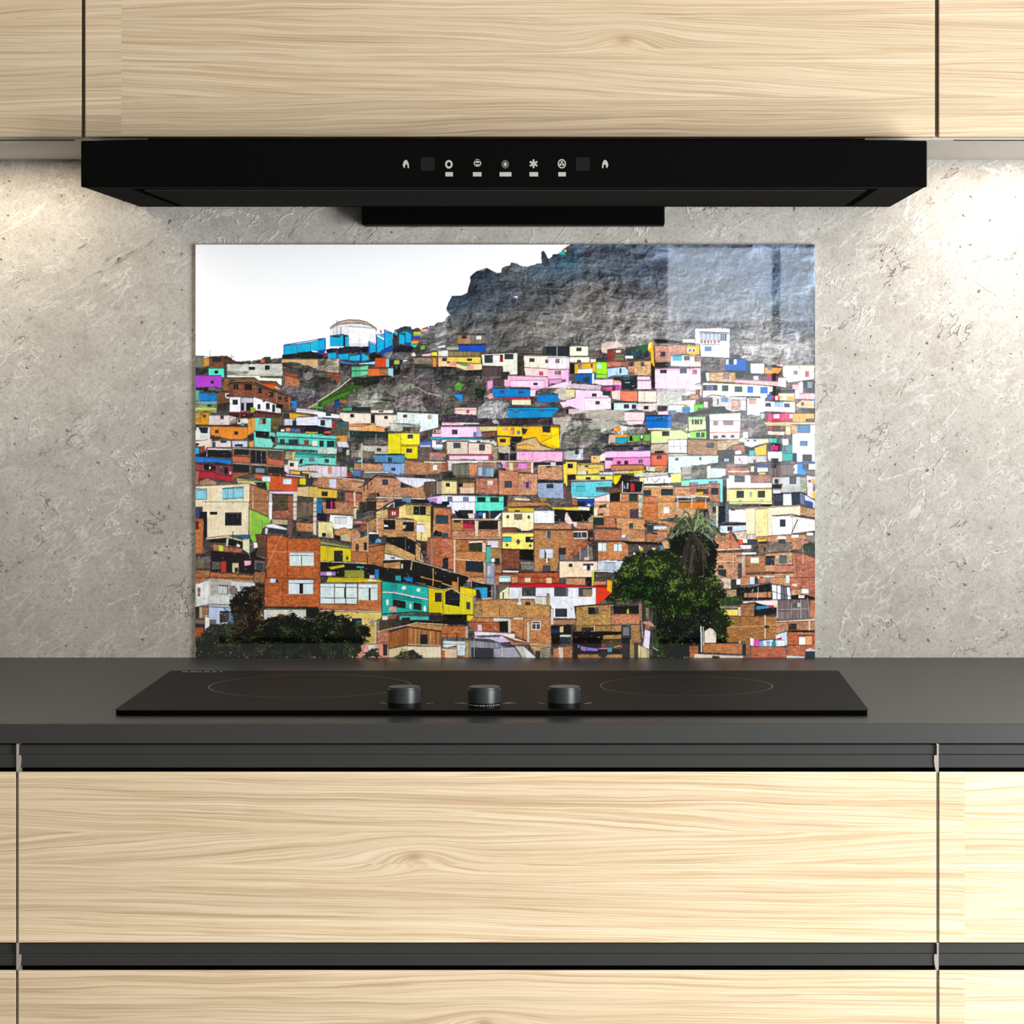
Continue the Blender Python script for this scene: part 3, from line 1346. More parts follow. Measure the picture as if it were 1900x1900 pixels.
ddb 720 550 820 540 820 770 720 700
eee 635 620 680 640 680 670 630 670
#b75 280 610 500 660 540 740 290 720
ce3 370 640 430 650 430 730 370 725
#c54 500 650 720 690 720 750 560 745
444 720 700 800 770 700 760
/223:12 575 440 575 640
fff 885 600 940 600 940 680 880 680
222 820 780 940 670 960 690 900 800
%543 940 680 1060 680 1060 810 900 800
/333:5 1010 280 1010 690
fff 1100 0 1155 0 1150 250 1130 290 1100 230
#543 1155 0 1380 0 1380 130 1155 130
#b54 1155 130 1450 120 1450 260 1160 250
#a54 1380 0 1450 0 1450 130 1380 130
dcb 1455 0 1515 0 1515 250 1500 280 1455 260
/333:8 1455 20 1515 20
/333:8 1455 80 1515 80
/333:8 1455 140 1515 140
/333:8 1455 200 1515 200
#544 1515 0 1750 0 1760 270 1515 250
%765 1520 0 1750 0 1750 200 1520 240
dcb 1755 0 1805 0 1805 290 1755 290
/333:8 1755 30 1805 30
/333:8 1755 90 1805 90
/333:8 1755 150 1805 150
/333:8 1755 220 1805 220
17b 1805 0 1880 0 1880 180 1805 180
223 1810 180 1870 180 1870 270 1810 270
ba8 1150 250 1460 270 1440 350 1150 330
755 1380 280 1460 280 1440 520 1370 470
#d74 1510 300 1760 320 1760 450 1510 430
456 1510 450 1740 460 1720 520 1520 520
222 1520 470 1580 480 1550 520
dcb 1755 290 1800 290 1800 500 1755 480
ed9 1830 290 1900 290 1900 530 1830 510
322 1885 450 1900 500
345 1150 330 1370 350 1370 480 1240 470 1090 460
eee 1040 340 1160 320 1370 390 1370 420 1080 380
ddd 1050 390 1090 390 1080 480 1050 480
#743 900 480 1060 480 1060 690 940 660
#d52 1085 490 1290 490 1400 540 1860 540 1860 1188 1060 1188 1060 700
/c97:10 1085 740 1860 740
/c97:10 1060 1130 1860 1130
/732:10 1380 560 1380 1100
/622:10 1070 500 1070 1188
/622:10 1855 540 1855 1188
dee 1405 745 1765 945
/345:8 1415 790 1765 795
/345:10 1582 795 1582 940
def 1120 1140 1200 1188
223 1210 1140 1240 1188
def 1395 1155 1760 1188
/dcb:5 1300 480 1050 1000 950 1188
322 250 730 880 790 1050 850 1050 1060 880 1060 250 1030
c32 400 870 480 870 480 1040 400 1030
#655 270 870 390 890 390 1000 270 1000
dc9 565 900 660 900 660 1050 565 1040
333 600 970 655 1040
e9b 740 870 845 870 840 930 750 945
765 890 850 1050 870 1040 1020 890 1000
456 920 900 1020 910 1020 1000 920 1000
#c63 240 1030 880 1080 880 1170 240 1110
#b64 25 1000 240 1000 230 1110 60 1180 25 1188
#765 30 870 160 790 160 990 40 980
/223:16 30 840 240 730 880 790
ddd 230 1110 880 1160 880 1188 60 1188
#b64 890 1030 1050 1030 1050 1188 890 1188
~555 25 770 150 770 60 820 25 820
cc1 1865 640 1900 640 1900 880 1865 880
223 1865 880 1900 880 1900 1060 1865 1060
a8d 1865 1020 1900 1020 1900 1100 1865 1100
@ 590 930 7.917
17b 0 0 60 0 60 180 0 180
#c75 60 0 530 0 530 200 80 170
322 120 0 270 0 270 110 120 110
c28 190 0 215 110
d22 245 0 272 100
#c64 430 0 530 0 530 110 430 110
#d86 560 0 605 0 605 130 560 120
dcb 525 100 570 100 565 260 525 250
555 565 160 680 150 680 240 565 250
~443 605 0 700 0 700 170 610 150
#322 720 0 860 0 860 130 720 150
a42 730 30 780 30
#d97 860 0 1060 0 930 110 860 120
fff 180 190 520 210 510 400 250 410 170 300
/333:7 170 180 520 205
ddd 245 230 425 330
223 0 180 60 180 130 200 130 290 20 290 0 250
ed9 10 290 215 300 235 540 10 520
322 65 460 120 460 120 520 65 520
ca8 120 470 200 470 200 530 120 530
d95 245 420 390 380 500 430 490 600 440 590 330 520 245 480
#c86 500 390 560 390 640 480 600 560 500 590
322 245 500 330 500 330 575 245 550
cb9 330 480 440 460 470 520 460 590 340 580
#b54 525 270 740 280 740 340 525 330
c99 525 290 640 290 640 320 525 320
#b53 630 330 735 350 700 440 640 440
633 525 340 620 340 620 380 525 390
346 625 440 700 450 680 490 620 490
#d85 500 590 750 490 750 940 500 880
#c63 490 730 740 740 740 900 490 880
/fdb:8 500 590 750 500
433 555 620 600 725
222 675 600 722 715
/bbb:12 735 320 735 750
#322 720 730 740 910 720 910
#c74 750 250 860 240 860 450 750 450
#d85 860 250 1450 280 1440 590 1290 560 1000 520 870 520
/ecb:16 870 250 870 450
222 965 275 1140 410
eee 970 340 1020 345 1040 370 970 375
223 1245 305 1415 438
cb8 1245 345 1300 350 1280 400 1245 400
/fdb:7 850 250 1450 290
#da6 860 130 1030 110 1030 250 860 240
/332:12 750 280 850 240
a32 1040 110 1185 110 1185 215 1040 250
fff 1090 150 1110 200
fff 1125 150 1140 200
fd8 1190 80 1290 40 1660 60 1660 580 1500 580 1450 560 1450 270 1290 240 1100 250 1190 220
#da5 1290 45 1660 60 1660 200 1400 180 1290 170
ed6 1290 180 1660 200 1660 300 1450 290
223 1405 70 1588 195
/ccc:6 1490 70 1490 190
eef 1450 335 1570 335 1570 455 1450 455
/322:14 860 150 1100 0
234 1110 0 1300 0 1300 30 1190 60 1110 110
/eee:6 1010 90 1120 10 1120 100
#322 1660 0 1700 0 1700 430 1660 430
cbd 1750 0 1900 0 1900 30 1750 30
235 1700 30 1900 40 1900 80 1700 80
#d74 1700 90 1900 90 1900 450 1690 450
356 1730 200 1900 330
#345 1730 450 1900 460 1900 600 1830 600
#c53 1610 530 1830 510 1900 620 1900 990 1750 960 1640 930 1600 700
a76 1650 530 1690 530 1690 940 1650 930
234 1835 835 1900 835 1900 990 1835 980
222 1720 420 1850 470 1800 510 1700 500
~433 1480 580 1600 600 1600 860 1500 840 1440 780
#d96 1430 600 1500 600 1560 900 1440 860
/222:14 1420 600 1520 670 1510 860
/332:10 1530 450 1510 600
o234 825 520 75 90
eee 750 450 890 455 890 480 750 480
5ae 840 580 880 540 940 570 920 600 850 600
555 955 490 1020 500 1010 600 955 600
#c63 745 620 980 620 980 950 830 960 730 920
/522:14 750 670 980 630
/622:8 970 620 970 950
#d95 990 620 1200 640 1440 790 1420 870 1330 850 980 750
eee 980 760 1070 780 1320 850 980 860
222 1070 820 1130 820 1130 845 1070 835
222 1000 530 1290 530 1440 600 1430 790 1200 680 1000 590
/aaa:6 1285 530 1285 720
/333:12 890 530 1290 525 1440 600
222 960 860 1330 850 1900 1020 1900 1188 950 1188 950 1000
#d85 960 900 1210 880 1210 990 960 970
ccb 1225 910 1250 920 1250 980 1225 980
/ccb:8 960 860 1330 850 1900 1010
/d94:16 1385 880 1365 1010
/d94:14 1695 980 1690 1188
/d94:12 1510 1100 1900 1188
2aa 1140 1090 1220 1090 1220 1160 1140 1160
17c 1240 1130 1395 1130 1395 1188 1280 1188
8b6 45 570 460 640 460 680 45 620
9a5 50 580 450 650 450 670 50 610
/322:14 30 530 460 600
cc1 40 640 490 690 490 885 40 870
333 238 720 370 880
555 410 830 430 795 455 830 430 870
/888:5 150 430 150 850
222 40 880 850 930 960 980 940 1180 740 1130 40 1100
993 390 1000 680 1000 680 1130 390 1110
dc1 150 960 380 920 400 960 200 1000
4ba 570 950 680 955 670 980 570 970
27c 835 990 900 990 900 1130 840 1130
a8d 40 1025 260 1025 260 1090 40 1090
f88 105 1035 130 1080
eef 135 1035 200 1090
dc2 150 1100 900 1130 940 1188 140 1188
ccc 760 1080 830 1080 830 1130 760 1130
#c52 0 540 40 560 40 1188 0 1188
/ccb:10 40 880 700 910
@ 820 930 7.917
#d64 0 90 130 100 140 540 0 540
356 0 205 95 330
356 0 460 95 540
123 0 0 110 0 110 50 0 70
eef 130 0 490 0 490 180 150 180
233 240 125 460 125 460 220 240 170
222 180 130 250 150 320 200 400 200 490 230 490 260 240 260
ebb 380 180 480 180 480 250 400 250
5ec 490 0 905 0 905 130 700 140 700 260 690 140 500 140 490 260
222 520 5 640 10
234 720 0 840 12
235 515 140 690 140 690 250 515 250
235 715 140 900 140 780 250 715 250
27b 540 160 590 160 590 210 540 210
eee 600 170 640 170 640 250 600 250
14b 500 190 530 190 530 245 500 245
fff 760 260 860 170 870 180 820 260
/dcb:16 150 262 860 268
#c74 145 270 885 270 885 540 145 540
622 310 275 480 275 480 400 310 400
c24 310 310 480 330 480 400 310 400
222 540 285 825 410
dcb 480 270 540 280 530 510 490 510
cbb 825 280 860 280 860 510 825 510
222 175 270 275 312
#d75 150 420 490 420 490 520 150 520
#d75 535 420 830 420 830 520 535 520
/ca9:10 150 540 880 540
/222:5 880 270 880 540
#d64 0 540 180 540 180 1000 100 990 0 960
c65 10 600 90 600 80 680 20 680
234 10 830 95 990
/222:6 0 820 180 830
dba 175 550 210 550 200 1050 175 1050
#c63 200 550 650 560 650 1188 380 1100 200 1050
#332 400 590 600 600 600 740 400 720
eee 400 590 600 580 600 600 400 610
#d74 200 720 620 740 620 870 200 840
dba 595 600 640 620 640 750 595 740
/dba:14 200 845 630 885
234 350 870 610 880 610 1045 350 1025
ba9 610 880 650 890 650 1188 620 1188
#c75 650 550 880 550 880 1000 720 1000 720 800 650 650
dde 668 570 832 675
4ba 655 650 722 650 722 870 700 910 650 900
222 650 640 725 645 725 660 650 660
#b74 730 680 880 690 880 820 730 820
334 730 830 850 830 850 930 770 930
eee 730 840 775 840 775 885 730 885
99a 660 900 775 900 775 1188 650 1188
bbc 665 930 720 930 720 1080 665 1090
#c64 780 940 880 940 880 1050 780 1050
feb 885 155 1345 155 1345 400 1270 430 1140 430 1140 400 1080 380 885 380
dcb 885 150 1345 150
765 1060 188 1180 268
754 940 225 968 190 995 225 968 262
754 1250 230 1275 195 1302 230 1275 265
#843 885 380 1080 380 1110 440 1345 440 1345 465 885 460
333 1090 405 1160 450
fe6 885 465 1345 465 1340 705 885 690
/b96:10 885 460 1345 465
223 890 515 1020 595
3ad 895 520 1012 588
/124:6 952 520 952 590
222 1228 518 1342 600
ca8 1300 530 1340 530 1340 560 1300 560
754 1085 590 1120 545 1155 590 1120 640
754 930 640 955 615 982 640 955 665
754 1270 650 1297 622 1325 650 1297 675
#843 885 700 1140 705 1140 990 885 990
111 1140 710 1345 710 1345 870 1140 850
#877 1150 870 1360 880 1360 1020 1170 1020
/444:6 1150 930 1360 935
/444:6 1150 975 1360 975
db2 970 85 1350 90 1350 155 970 150
433 1070 125 1145 152
#c74 960 0 1560 10 1600 60 980 80
/433:14 980 85 1350 70 1570 75 1590 110 1900 125
~655 1560 0 1900 0 1900 80 1600 80
dc2 1620 80 1900 80 1900 120 1620 115
eef 1350 130 1650 130 1650 320 1350 320
222 1650 130 1900 130 1900 300 1650 290
dcc 1810 180 1850 150 1880 230 1900 240 1900 340 1850 320 1800 280
#c75 1355 325 1650 325 1800 300 1900 340 1900 410 1355 405
/433:14 1355 408 1900 412
#c74 1355 420 1900 420 1900 860 1720 860 1690 1020 1360 1020
556 1535 430 1605 540
/ddd:7 1535 430 1535 540
/ddd:7 1605 430 1605 540
dde 1432 690 1630 830
222 1510 700 1580 880 1510 830
bcd 1445 700 1505 700 1505 820 1445 820
fff 1530 775 1550 900
433 1715 680 1820 860
778 1730 770 1830 770 1830 860 1730 860
556 1480 940 1590 1030
fdb 1725 870 1900 870 1900 1110 1725 1120
433 1860 915 1900 962
#543 880 1000 1345 1000 1345 1040 880 1050
dde 890 1010 1130 1020 1120 1040 900 1040
#b53 780 1060 1120 1060 1120 1188 780 1188
cee 838 1090 1010 1180
#c42 1120 1040 1720 1040 1720 1188 1120 1188
ccb 1220 1120 1300 1180
cc9 1530 1120 1610 1188
/222:10 1120 1035 1720 1030
222 0 1000 520 1140 400 1150 250 1188 0 1188
/ca9:8 0 1000 250 1060 520 1140
#d75 380 1110 620 1090 620 1188 440 1188
@ 1050 930 7.917
14a 165 0 410 0 410 70 165 70
124 170 10 280 10 280 70 170 70
ddd 305 60 335 30 365 60 355 75
fc3 0 80 180 75 180 130 0 130
eed 180 70 350 80 350 135 180 125
~241 350 80 405 80 405 150 350 130
111 10 135 390 140 390 280 120 300 60 240
ecc 0 150 60 230 110 320 60 340 0 310
dcc 100 300 180 300 150 390 110 350
#c75 160 300 400 300 400 410 160 400
#a97 320 260 400 190 400 300 340 300
#e97 410 0 640 0 640 220 410 220
433 480 60 590 40 590 90 490 100
333 455 190 545 170 545 205 455 205
fdb 410 100 460 100 460 210 410 210
#d74 640 0 1070 0 1070 210 720 220 640 200
#d63 1110 20 1340 20 1340 300 1190 290 1110 290
#d85 1340 0 1600 0 1600 250 1340 270
446 935 110 1062 242
634 935 110 985 242
#bba 1075 0 1120 0 1120 100 1075 100
dde 1432 85 1515 175
#c97 1600 0 1900 0 1900 200 1600 200
c72 1660 10 1840 10 1840 90 1660 90
/eee:8 1640 0 1640 100
/eee:8 1848 0 1848 100
243 410 240 555 345
#c64 555 220 710 220 740 380 430 380 430 350 555 350
#d85 740 230 1160 250 1160 600 920 600 800 560 810 410 740 380
/222:10 430 385 820 405
345 928 315 985 390
/ccb:6 925 310 985 310
#c64 425 400 800 410 800 575 425 570
/544:14 430 575 900 580
#c64 0 420 400 420 400 550 320 560 160 760 0 860
/433:14 0 410 400 410
345 110 450 305 540
/eee:10 105 445 310 445 310 540 105 540
/eee:6 180 450 180 540
/eee:6 225 450 225 540
#322 315 430 400 430 400 590 330 590
c33 360 520 400 530 400 560 360 570
#b53 180 640 320 550 320 640 60 850 30 850
/755:12 120 820 340 640
#876 210 720 330 660 400 650 400 860 200 860
667 220 730 310 690 310 850 220 850
/dcb:10 205 710 205 860
/dcb:8 325 640 325 860
#433 380 600 440 600 440 860 400 860
dcb 270 820 340 820 340 860 270 860
#d74 470 590 910 590 915 800 840 830 830 860 470 860
dee 472 600 594 730
/345:6 533 600 533 730
dee 700 618 822 728
/345:6 760 618 760 728
/322:6 600 740 600 850
~cde 470 865 830 870 830 1040 740 1050 470 1010
abc 555 890 725 890 725 1010 555 1010
fdb 0 875 465 875 465 1010 380 1020 380 1110 0 1110
333 38 912 95 960
eef 250 935 405 1005
333 305 930 355 1010
433 250 912 405 935
#b75 0 1115 290 1120 290 1188 0 1188
222 290 1110 380 1110 380 1188 290 1188
ac3 380 1030 410 1030 410 1188 380 1188
ccc 375 1018 690 1020 690 1035 375 1030
#544 410 1040 690 1040 600 1100 580 1188 410 1188
eee 455 1060 470 1188 455 1188
#c75 920 400 1160 420 1150 540 920 530
#b64 1180 460 1350 460 1350 600 1180 600
222 810 580 1390 600 1430 640 920 640
#544 920 620 1430 630 1430 760 920 760
db3 1080 670 1135 680 1130 720 1085 725
ddc 1060 650 1100 660 1080 710
dcb 1250 680 1320 680 1300 720
29c 1380 660 1430 660 1430 710 1390 710
eee 990 750 1050 750 1050 800 990 800
27c 1140 750 1210 750 1200 800 1140 800
27c 810 535 900 540 900 560 810 555
eee 820 490 865 490 865 530 820 530
#c75 1350 270 1620 300 1560 430 1480 530 1350 590
345 1190 350 1280 350 1280 430 1190 430
dde 1285 350 1480 360 1480 400 1285 415
/333:14 1190 320 1480 340
#c75 1290 430 1500 430 1480 530 1290 500
#d96 1400 580 1560 540 1560 700 1440 690
#765 1180 270 1340 300 1340 320 1180 310
#345 1480 240 1620 240 1620 290 1480 290
433 1140 330 1190 330 1190 380 1150 380
433 1260 460 1340 460 1340 490 1260 480
@ 1280 930 7.917
d72 0 0 290 0 290 110 0 110
/eee:8 25 0 25 100
/eee:8 230 0 230 100
#987 240 0 410 0 410 300 290 270
333 330 75 385 165
6ac 290 290 400 290 400 360 290 350
#dcb 380 60 410 60 410 380 380 380
234 415 80 520 80 520 330 415 320
667 520 0 570 0 570 300 520 320
fe9 575 0 1210 0 1200 40 575 30
667 575 40 820 60 820 90 575 80
347 930 45 1010 45 1010 75 930 75
413 1050 50 1200 40 1200 75 1050 75
345 1235 0 1360 0 1360 60 1235 60
346 1495 0 1620 0 1620 45 1495 45
358 1685 0 1805 30 1805 100 1685 60
eef 1365 0 1490 50
#b86 1620 60 1835 110 1835 240 1620 200
edb 820 100 1200 80 1620 60 1620 210 1500 200 1210 220 1200 500 960 520 960 500 820 480
ed9 960 110 1140 100 1140 510 960 510
/ca8:6 955 110 955 500
/ca8:6 1095 100 1095 350
eee 565 110 770 110 820 130 820 310 570 300
333 595 112 662 135
433 420 340 820 310 820 345 440 350
cdf 440 350 820 345 820 420 600 470 440 460
345 548 370 620 435
c59 570 430 640 440 630 470 570 460
#dba 640 440 830 420 830 570 700 560
eef 1205 210 1500 205 1500 480 1205 500
445 1318 265 1400 372
edd 1500 210 1830 260 1835 430 1500 470
/544:14 1205 210 1500 190 1835 260
/544:14 1580 260 1490 470
#d75 370 490 530 480 600 450 720 620 720 690 370 710
#a76 410 490 520 490 520 590 420 590
/733:8 590 480 590 690
/322:10 600 450 720 640
/ecb:16 370 715 900 685
#433 370 720 600 720 600 745 370 740
#d86 330 750 760 740 760 1140 380 1140 320 1000
/733:6 655 760 655 1140
#555 540 880 610 880 610 910 540 910
444 410 935 490 935 490 1000 410 1000
344 410 1000 530 990 530 1110 410 1080
/eee:10 410 990 530 990
/dba:8 330 880 750 885
456 840 560 985 560 985 640 840 620
e52 700 570 770 570 770 630 700 630
fee 770 550 840 560 840 610 780 610
ec3 985 560 1130 550 1130 590 1010 600
dde 720 640 900 640 900 690 760 690
%dcb 840 480 960 480 960 560 840 560
#c64 960 520 1140 520 1140 560 960 560
#865 1000 600 1140 600 1140 740 1000 740
211 1080 670 1110 730
333 1010 590 1130 580 1130 620 1010 620
#c86 1140 500 1700 470 1700 700 1140 740
#766 1140 590 1500 600 1500 700 1140 720
eee 1290 510 1405 550
445 1290 560 1400 620
eee 1490 490 1590 530
#d97 1600 480 1700 480 1700 600 1600 600
#877 1700 450 1835 450 1835 600 1700 580
eed 1715 460 1800 500
#b76 1540 620 1640 540 1760 590 1700 650
#444 1640 640 1760 600 1835 640 1835 820 1640 740
/b86:10 1380 700 1640 540
~998 1380 680 1500 680 1500 730 1380 730
/766:18 1000 770 1500 690
eee 760 740 970 740 975 775 760 785
/433:12 680 795 980 780
#c87 680 800 820 800 820 1188 680 1188
#cba 765 800 805 800 805 960 765 960
555 700 910 760 1130
#b64 820 790 1110 780 1100 1040 820 1050
eed 885 810 1015 905
335 880 780 990 800
345 1110 810 1230 920
#d86 1100 930 1250 930 1250 1030 1100 1030
#c97 1110 760 1500 740 1500 1000 1240 1000 1240 800 1110 800
566 1310 790 1420 910
#b65 1500 740 1660 760 1835 830 1835 1188 1530 1188 1510 1000
#c76 1250 930 1530 930 1530 1040 1250 1040
/ccb:5 1510 780 1560 1188
/ccb:5 1650 540 1660 920
/433:8 830 1060 1100 1040 1260 1045 1520 1030
#d74 820 1070 1240 1060 1240 1188 820 1188
#c86 1240 1050 1530 1050 1530 1188 1240 1188
cdf 875 1110 945 1188
444 945 1100 1000 1188
eee 990 1100 1015 1130
dcb 1070 1095 1240 1090 1240 1110 1070 1115
777 1110 1125 1180 1188
cdf 1405 1085 1455 1188
666 1380 1085 1405 1188
555 260 890 320 990
dcb 380 1140 700 1140 700 1188 400 1188
334 600 1155 670 1188
ddd 670 1150 750 1140 750 1188 670 1188
@ 0 0 1
^352 1118 1108 1130 1085 1150 1050 1160 1035 1185 1025 1200 1022 1225 1018 1250 1022 1275 1018 1310 1038 1335 1075 1345 1100 1342 1120 1355 1150 1345 1175 1352 1200 1340 1220 1205 1220 1215 1190 1215 1140 1190 1115 1140 1120
^241 1210 1100 1340 1110 1345 1200 1290 1220 1210 1220
^121 1290 1130 1340 1120 1350 1190 1300 1220 1240 1220 1220 1160
^131 1140 1080 1180 1060 1240 1080 1240 1120 1160 1110
^232 1248 980 1280 972 1318 990 1334 1010 1330 1040 1322 1075 1290 1065 1266 1040 1240 1020 1238 995
/221:3.3 1291 990 1292 1023 1293 1068
/221:3.9 1288 990 1290 1026 1288 1075
/433:2.5 1282 990 1273 1012 1270 1044
/433:3.8 1290 990 1292 1014 1296 1048
/654:2.7 1282 990 1296 1007 1296 1033
/433:3.7 1284 990 1271 1014 1262 1049
/433:2.0 1292 990 1286 1022 1288 1066
/322:2.5 1282 990 1298 1008 1304 1036
/654:3.0 1288 990 1276 1007 1271 1034
/221:2.8 1284 990 1274 1008 1270 1036
/322:3.9 1285 990 1290 1006 1293 1031
/543:3.0 1281 990 1285 1016 1289 1053
/433:1.9 1283 990 1275 1024 1268 1070
/654:2.2 1286 990 1286 1018 1285 1058
/221:1.7 1292 990 1292 1012 1298 1044
/433:2.4 1292 990 1281 1019 1279 1061
/433:3.5 1288 990 1282 1012 1279 1045
/332:1.7 1292 990 1280 1016 1278 1053
/654:2.4 1284 990 1285 1011 1283 1043
/332:1.7 1286 990 1273 1023 1266 1069
/433:3.1 1290 990 1270 1018 1268 1057
/221:2.6 1282 990 1287 1009 1284 1038
/654:2.7 1286 990 1291 1009 1291 1039
/543:3.8 1282 990 1288 1013 1286 1046
/543:3.7 1283 990 1287 1010 1288 1040
/654:2.5 1290 990 1289 1019 1287 1060
/221:2.3 1287 990 1295 1020 1296 1062
/332:3.3 1292 990 1295 1009 1298 1037
/543:2.9 1284 990 1274 1021 1269 1065
/332:3.2 1285 990 1284 1025 1284 1074
/543:2.4 1291 990 1282 1027 1277 1078
/221:2.8 1287 990 1293 1027 1298 1078
/543:2.3 1281 990 1302 1023 1306 1068
/654:2.8 1292 990 1282 1020 1282 1063
/221:3.3 1281 990 1287 1026 1290 1076
/433:3.4 1283 990 1286 1021 1284 1065
/433:1.7 1282 990 1306 1018 1314 1058
/322:2.6 1285 990 1279 1008 1276 1035
/332:3.8 1281 990 1275 1006 1272 1030
/322:3.3 1287 990 1282 1014 1277 1049
/221:2.9 1285 990 1288 1013 1288 1046
/543:2.6 1287 990 1304 1016 1310 1054
/543:3.0 1292 990 1288 1009 1285 1039
/332:1.6 1282 990 1290 1014 1291 1048
/332:3.7 1287 990 1289 1009 1290 1037
/543:3.9 1285 990 1304 1010 1306 1039
/785:2.4 1287 986 1264 979 1245 999
/563:1.3 1272 984 1266 991
/786:1.3 1268 985 1266 991
/563:1.3 1264 986 1255 990
/897:1.3 1260 987 1252 991
/785:1.3 1256 988 1252 992
/232:1.3 1251 988 1246 994
/897:1.3 1247 989 1243 995
/785:2.4 1287 986 1301 966 1313 979
/563:1.3 1296 977 1301 988
/232:1.3 1299 976 1304 984
/453:1.3 1301 975 1302 980
/563:1.3 1304 974 1309 980
/563:1.3 1306 973 1313 977
/786:1.3 1309 972 1312 981
/785:1.3 1311 971 1312 977
/786:2.4 1287 986 1292 949 1295 947
/232:1.3 1290 966 1288 973
/454:1.3 1291 962 1292 971
/897:1.3 1292 957 1295 967
/897:1.3 1292 953 1292 963
/895:1.3 1293 949 1297 956
/453:1.3 1294 945 1293 949
/454:1.3 1295 940 1296 949
/453:2.4 1287 986 1289 957 1291 958
/897:1.3 1288 970 1291 980
/786:1.3 1289 966 1290 973
/232:1.3 1289 963 1292 968
/895:1.3 1289 960 1288 965
/453:1.3 1290 957 1292 961
/454:1.3 1290 953 1295 964
/897:1.3 1291 950 1288 960
/453:2.4 1287 986 1308 966 1325 980
/785:1.3 1300 977 1309 986
/897:1.3 1304 976 1306 985
/454:1.3 1308 975 1315 980
/895:1.3 1312 974 1313 979
/454:1.3 1315 973 1323 979
/453:1.3 1319 972 1326 982
/785:1.3 1323 971 1324 976
/785:2.4 1287 986 1273 960 1261 971
/786:1.3 1278 974 1277 979
/563:1.3 1275 972 1269 981
/232:1.3 1273 970 1267 981
/232:1.3 1270 969 1267 974
/232:1.3 1267 967 1261 976
/563:1.3 1265 965 1261 970
/895:1.3 1262 963 1261 970
/453:2.4 1287 986 1294 961 1300 963
/786:1.3 1292 972 1291 980
/453:1.3 1293 969 1298 977
/897:1.3 1294 966 1295 976
/897:1.3 1296 964 1302 968
/232:1.3 1297 961 1296 970
/453:1.3 1298 958 1304 969
/454:1.3 1300 956 1304 961
/786:2.4 1287 986 1314 976 1336 994
/897:1.3 1304 982 1313 987
/454:1.3 1309 983 1314 988
/786:1.3 1314 983 1323 992
/454:1.3 1319 983 1324 992
/786:1.3 1324 984 1331 993
/454:1.3 1329 984 1339 991
/453:1.3 1334 985 1340 993
/453:2.4 1287 986 1270 965 1257 977
/453:1.3 1276 977 1268 982
/453:1.3 1273 975 1269 986
/786:1.3 1270 974 1262 981
/454:1.3 1267 973 1261 980
/895:1.3 1264 972 1257 977
/786:1.3 1261 970 1259 980
/897:1.3 1258 969 1251 975
/785:2.4 1287 986 1301 965 1312 978
/895:1.3 1296 977 1297 987
/786:1.3 1298 976 1306 982
/453:1.3 1301 975 1307 983
/897:1.3 1303 973 1311 979
/786:1.3 1306 972 1309 981
/785:1.3 1308 971 1309 980
/895:1.3 1311 970 1317 978
/786:2.4 1287 986 1263 979 1243 998
/563:1.3 1272 984 1263 990
/453:1.3 1267 985 1263 994
/785:1.3 1263 986 1259 991
/895:1.3 1258 986 1256 995
/454:1.3 1254 987 1250 993
/897:1.3 1249 988 1240 998
/454:1.3 1245 989 1236 993
/563:2.4 1287 986 1262 971 1242 986
/786:1.3 1271 980 1269 989
/895:1.3 1267 979 1264 987
/897:1.3 1262 979 1253 985
/453:1.3 1258 979 1252 988
/453:1.3 1253 978 1246 985
/563:1.3 1249 978 1244 988
/895:1.3 1244 977 1236 985
/453:2.4 1287 986 1295 956 1302 956
/786:1.3 1292 969 1297 974
/785:1.3 1294 966 1297 976
/895:1.3 1295 962 1298 969
/786:1.3 1297 959 1299 967
/454:1.3 1298 955 1301 960
/453:1.3 1300 952 1305 958
/897:1.3 1301 949 1306 960
/895:2.4 1287 986 1283 959 1280 961
/453:1.3 1285 971 1286 977
/454:1.3 1284 968 1281 973
/453:1.3 1283 965 1282 974
/454:1.3 1283 962 1285 971
/563:1.3 1282 959 1277 968
/453:1.3 1281 956 1282 966
/786:1.3 1281 954 1282 958
/454:2.4 1287 986 1269 967 1255 981
/232:1.3 1276 978 1267 984
/785:1.3 1272 977 1268 984
/453:1.3 1269 976 1266 985
/563:1.3 1266 975 1258 985
/232:1.3 1263 974 1255 978
/785:1.3 1260 973 1251 981
/786:1.3 1256 972 1249 977
/453:2.4 1287 986 1268 965 1252 978
/453:1.3 1275 977 1266 982
/786:1.3 1271 976 1266 982
/453:1.3 1268 975 1261 982
/786:1.3 1264 973 1257 980
/785:1.3 1261 972 1256 982
/453:1.3 1257 971 1250 979
/785:1.3 1254 970 1248 981
/785:2.4 1287 986 1271 970 1258 986
/897:1.3 1277 979 1275 987
/454:1.3 1274 979 1266 983
/785:1.3 1271 979 1266 989
/453:1.3 1268 978 1259 988
/454:1.3 1265 978 1261 983
/453:1.3 1262 977 1253 985
/897:1.3 1259 977 1255 983
/454:2.4 1287 986 1290 958 1292 960
/895:1.3 1289 970 1288 978
/895:1.3 1289 967 1289 977
/453:1.3 1290 964 1291 971
/785:1.3 1290 961 1288 967
/454:1.3 1290 958 1288 963
/453:1.3 1291 955 1294 961
/895:1.3 1291 952 1295 961
/563:2.4 1287 986 1289 955 1290 955
/453:1.3 1288 969 1291 975
/453:1.3 1289 965 1286 973
/785:1.3 1289 962 1292 966
/453:1.3 1289 958 1291 966
/232:1.3 1290 955 1290 963
/454:1.3 1290 951 1290 960
/232:1.3 1290 947 1292 955
/563:2.4 1287 986 1268 969 1253 984
/453:1.3 1275 979 1271 987
/563:1.3 1272 978 1265 983
/786:1.3 1268 978 1264 988
/454:1.3 1265 977 1258 988
/563:1.3 1262 977 1259 982
/453:1.3 1258 976 1255 985
/563:1.3 1255 975 1252 984
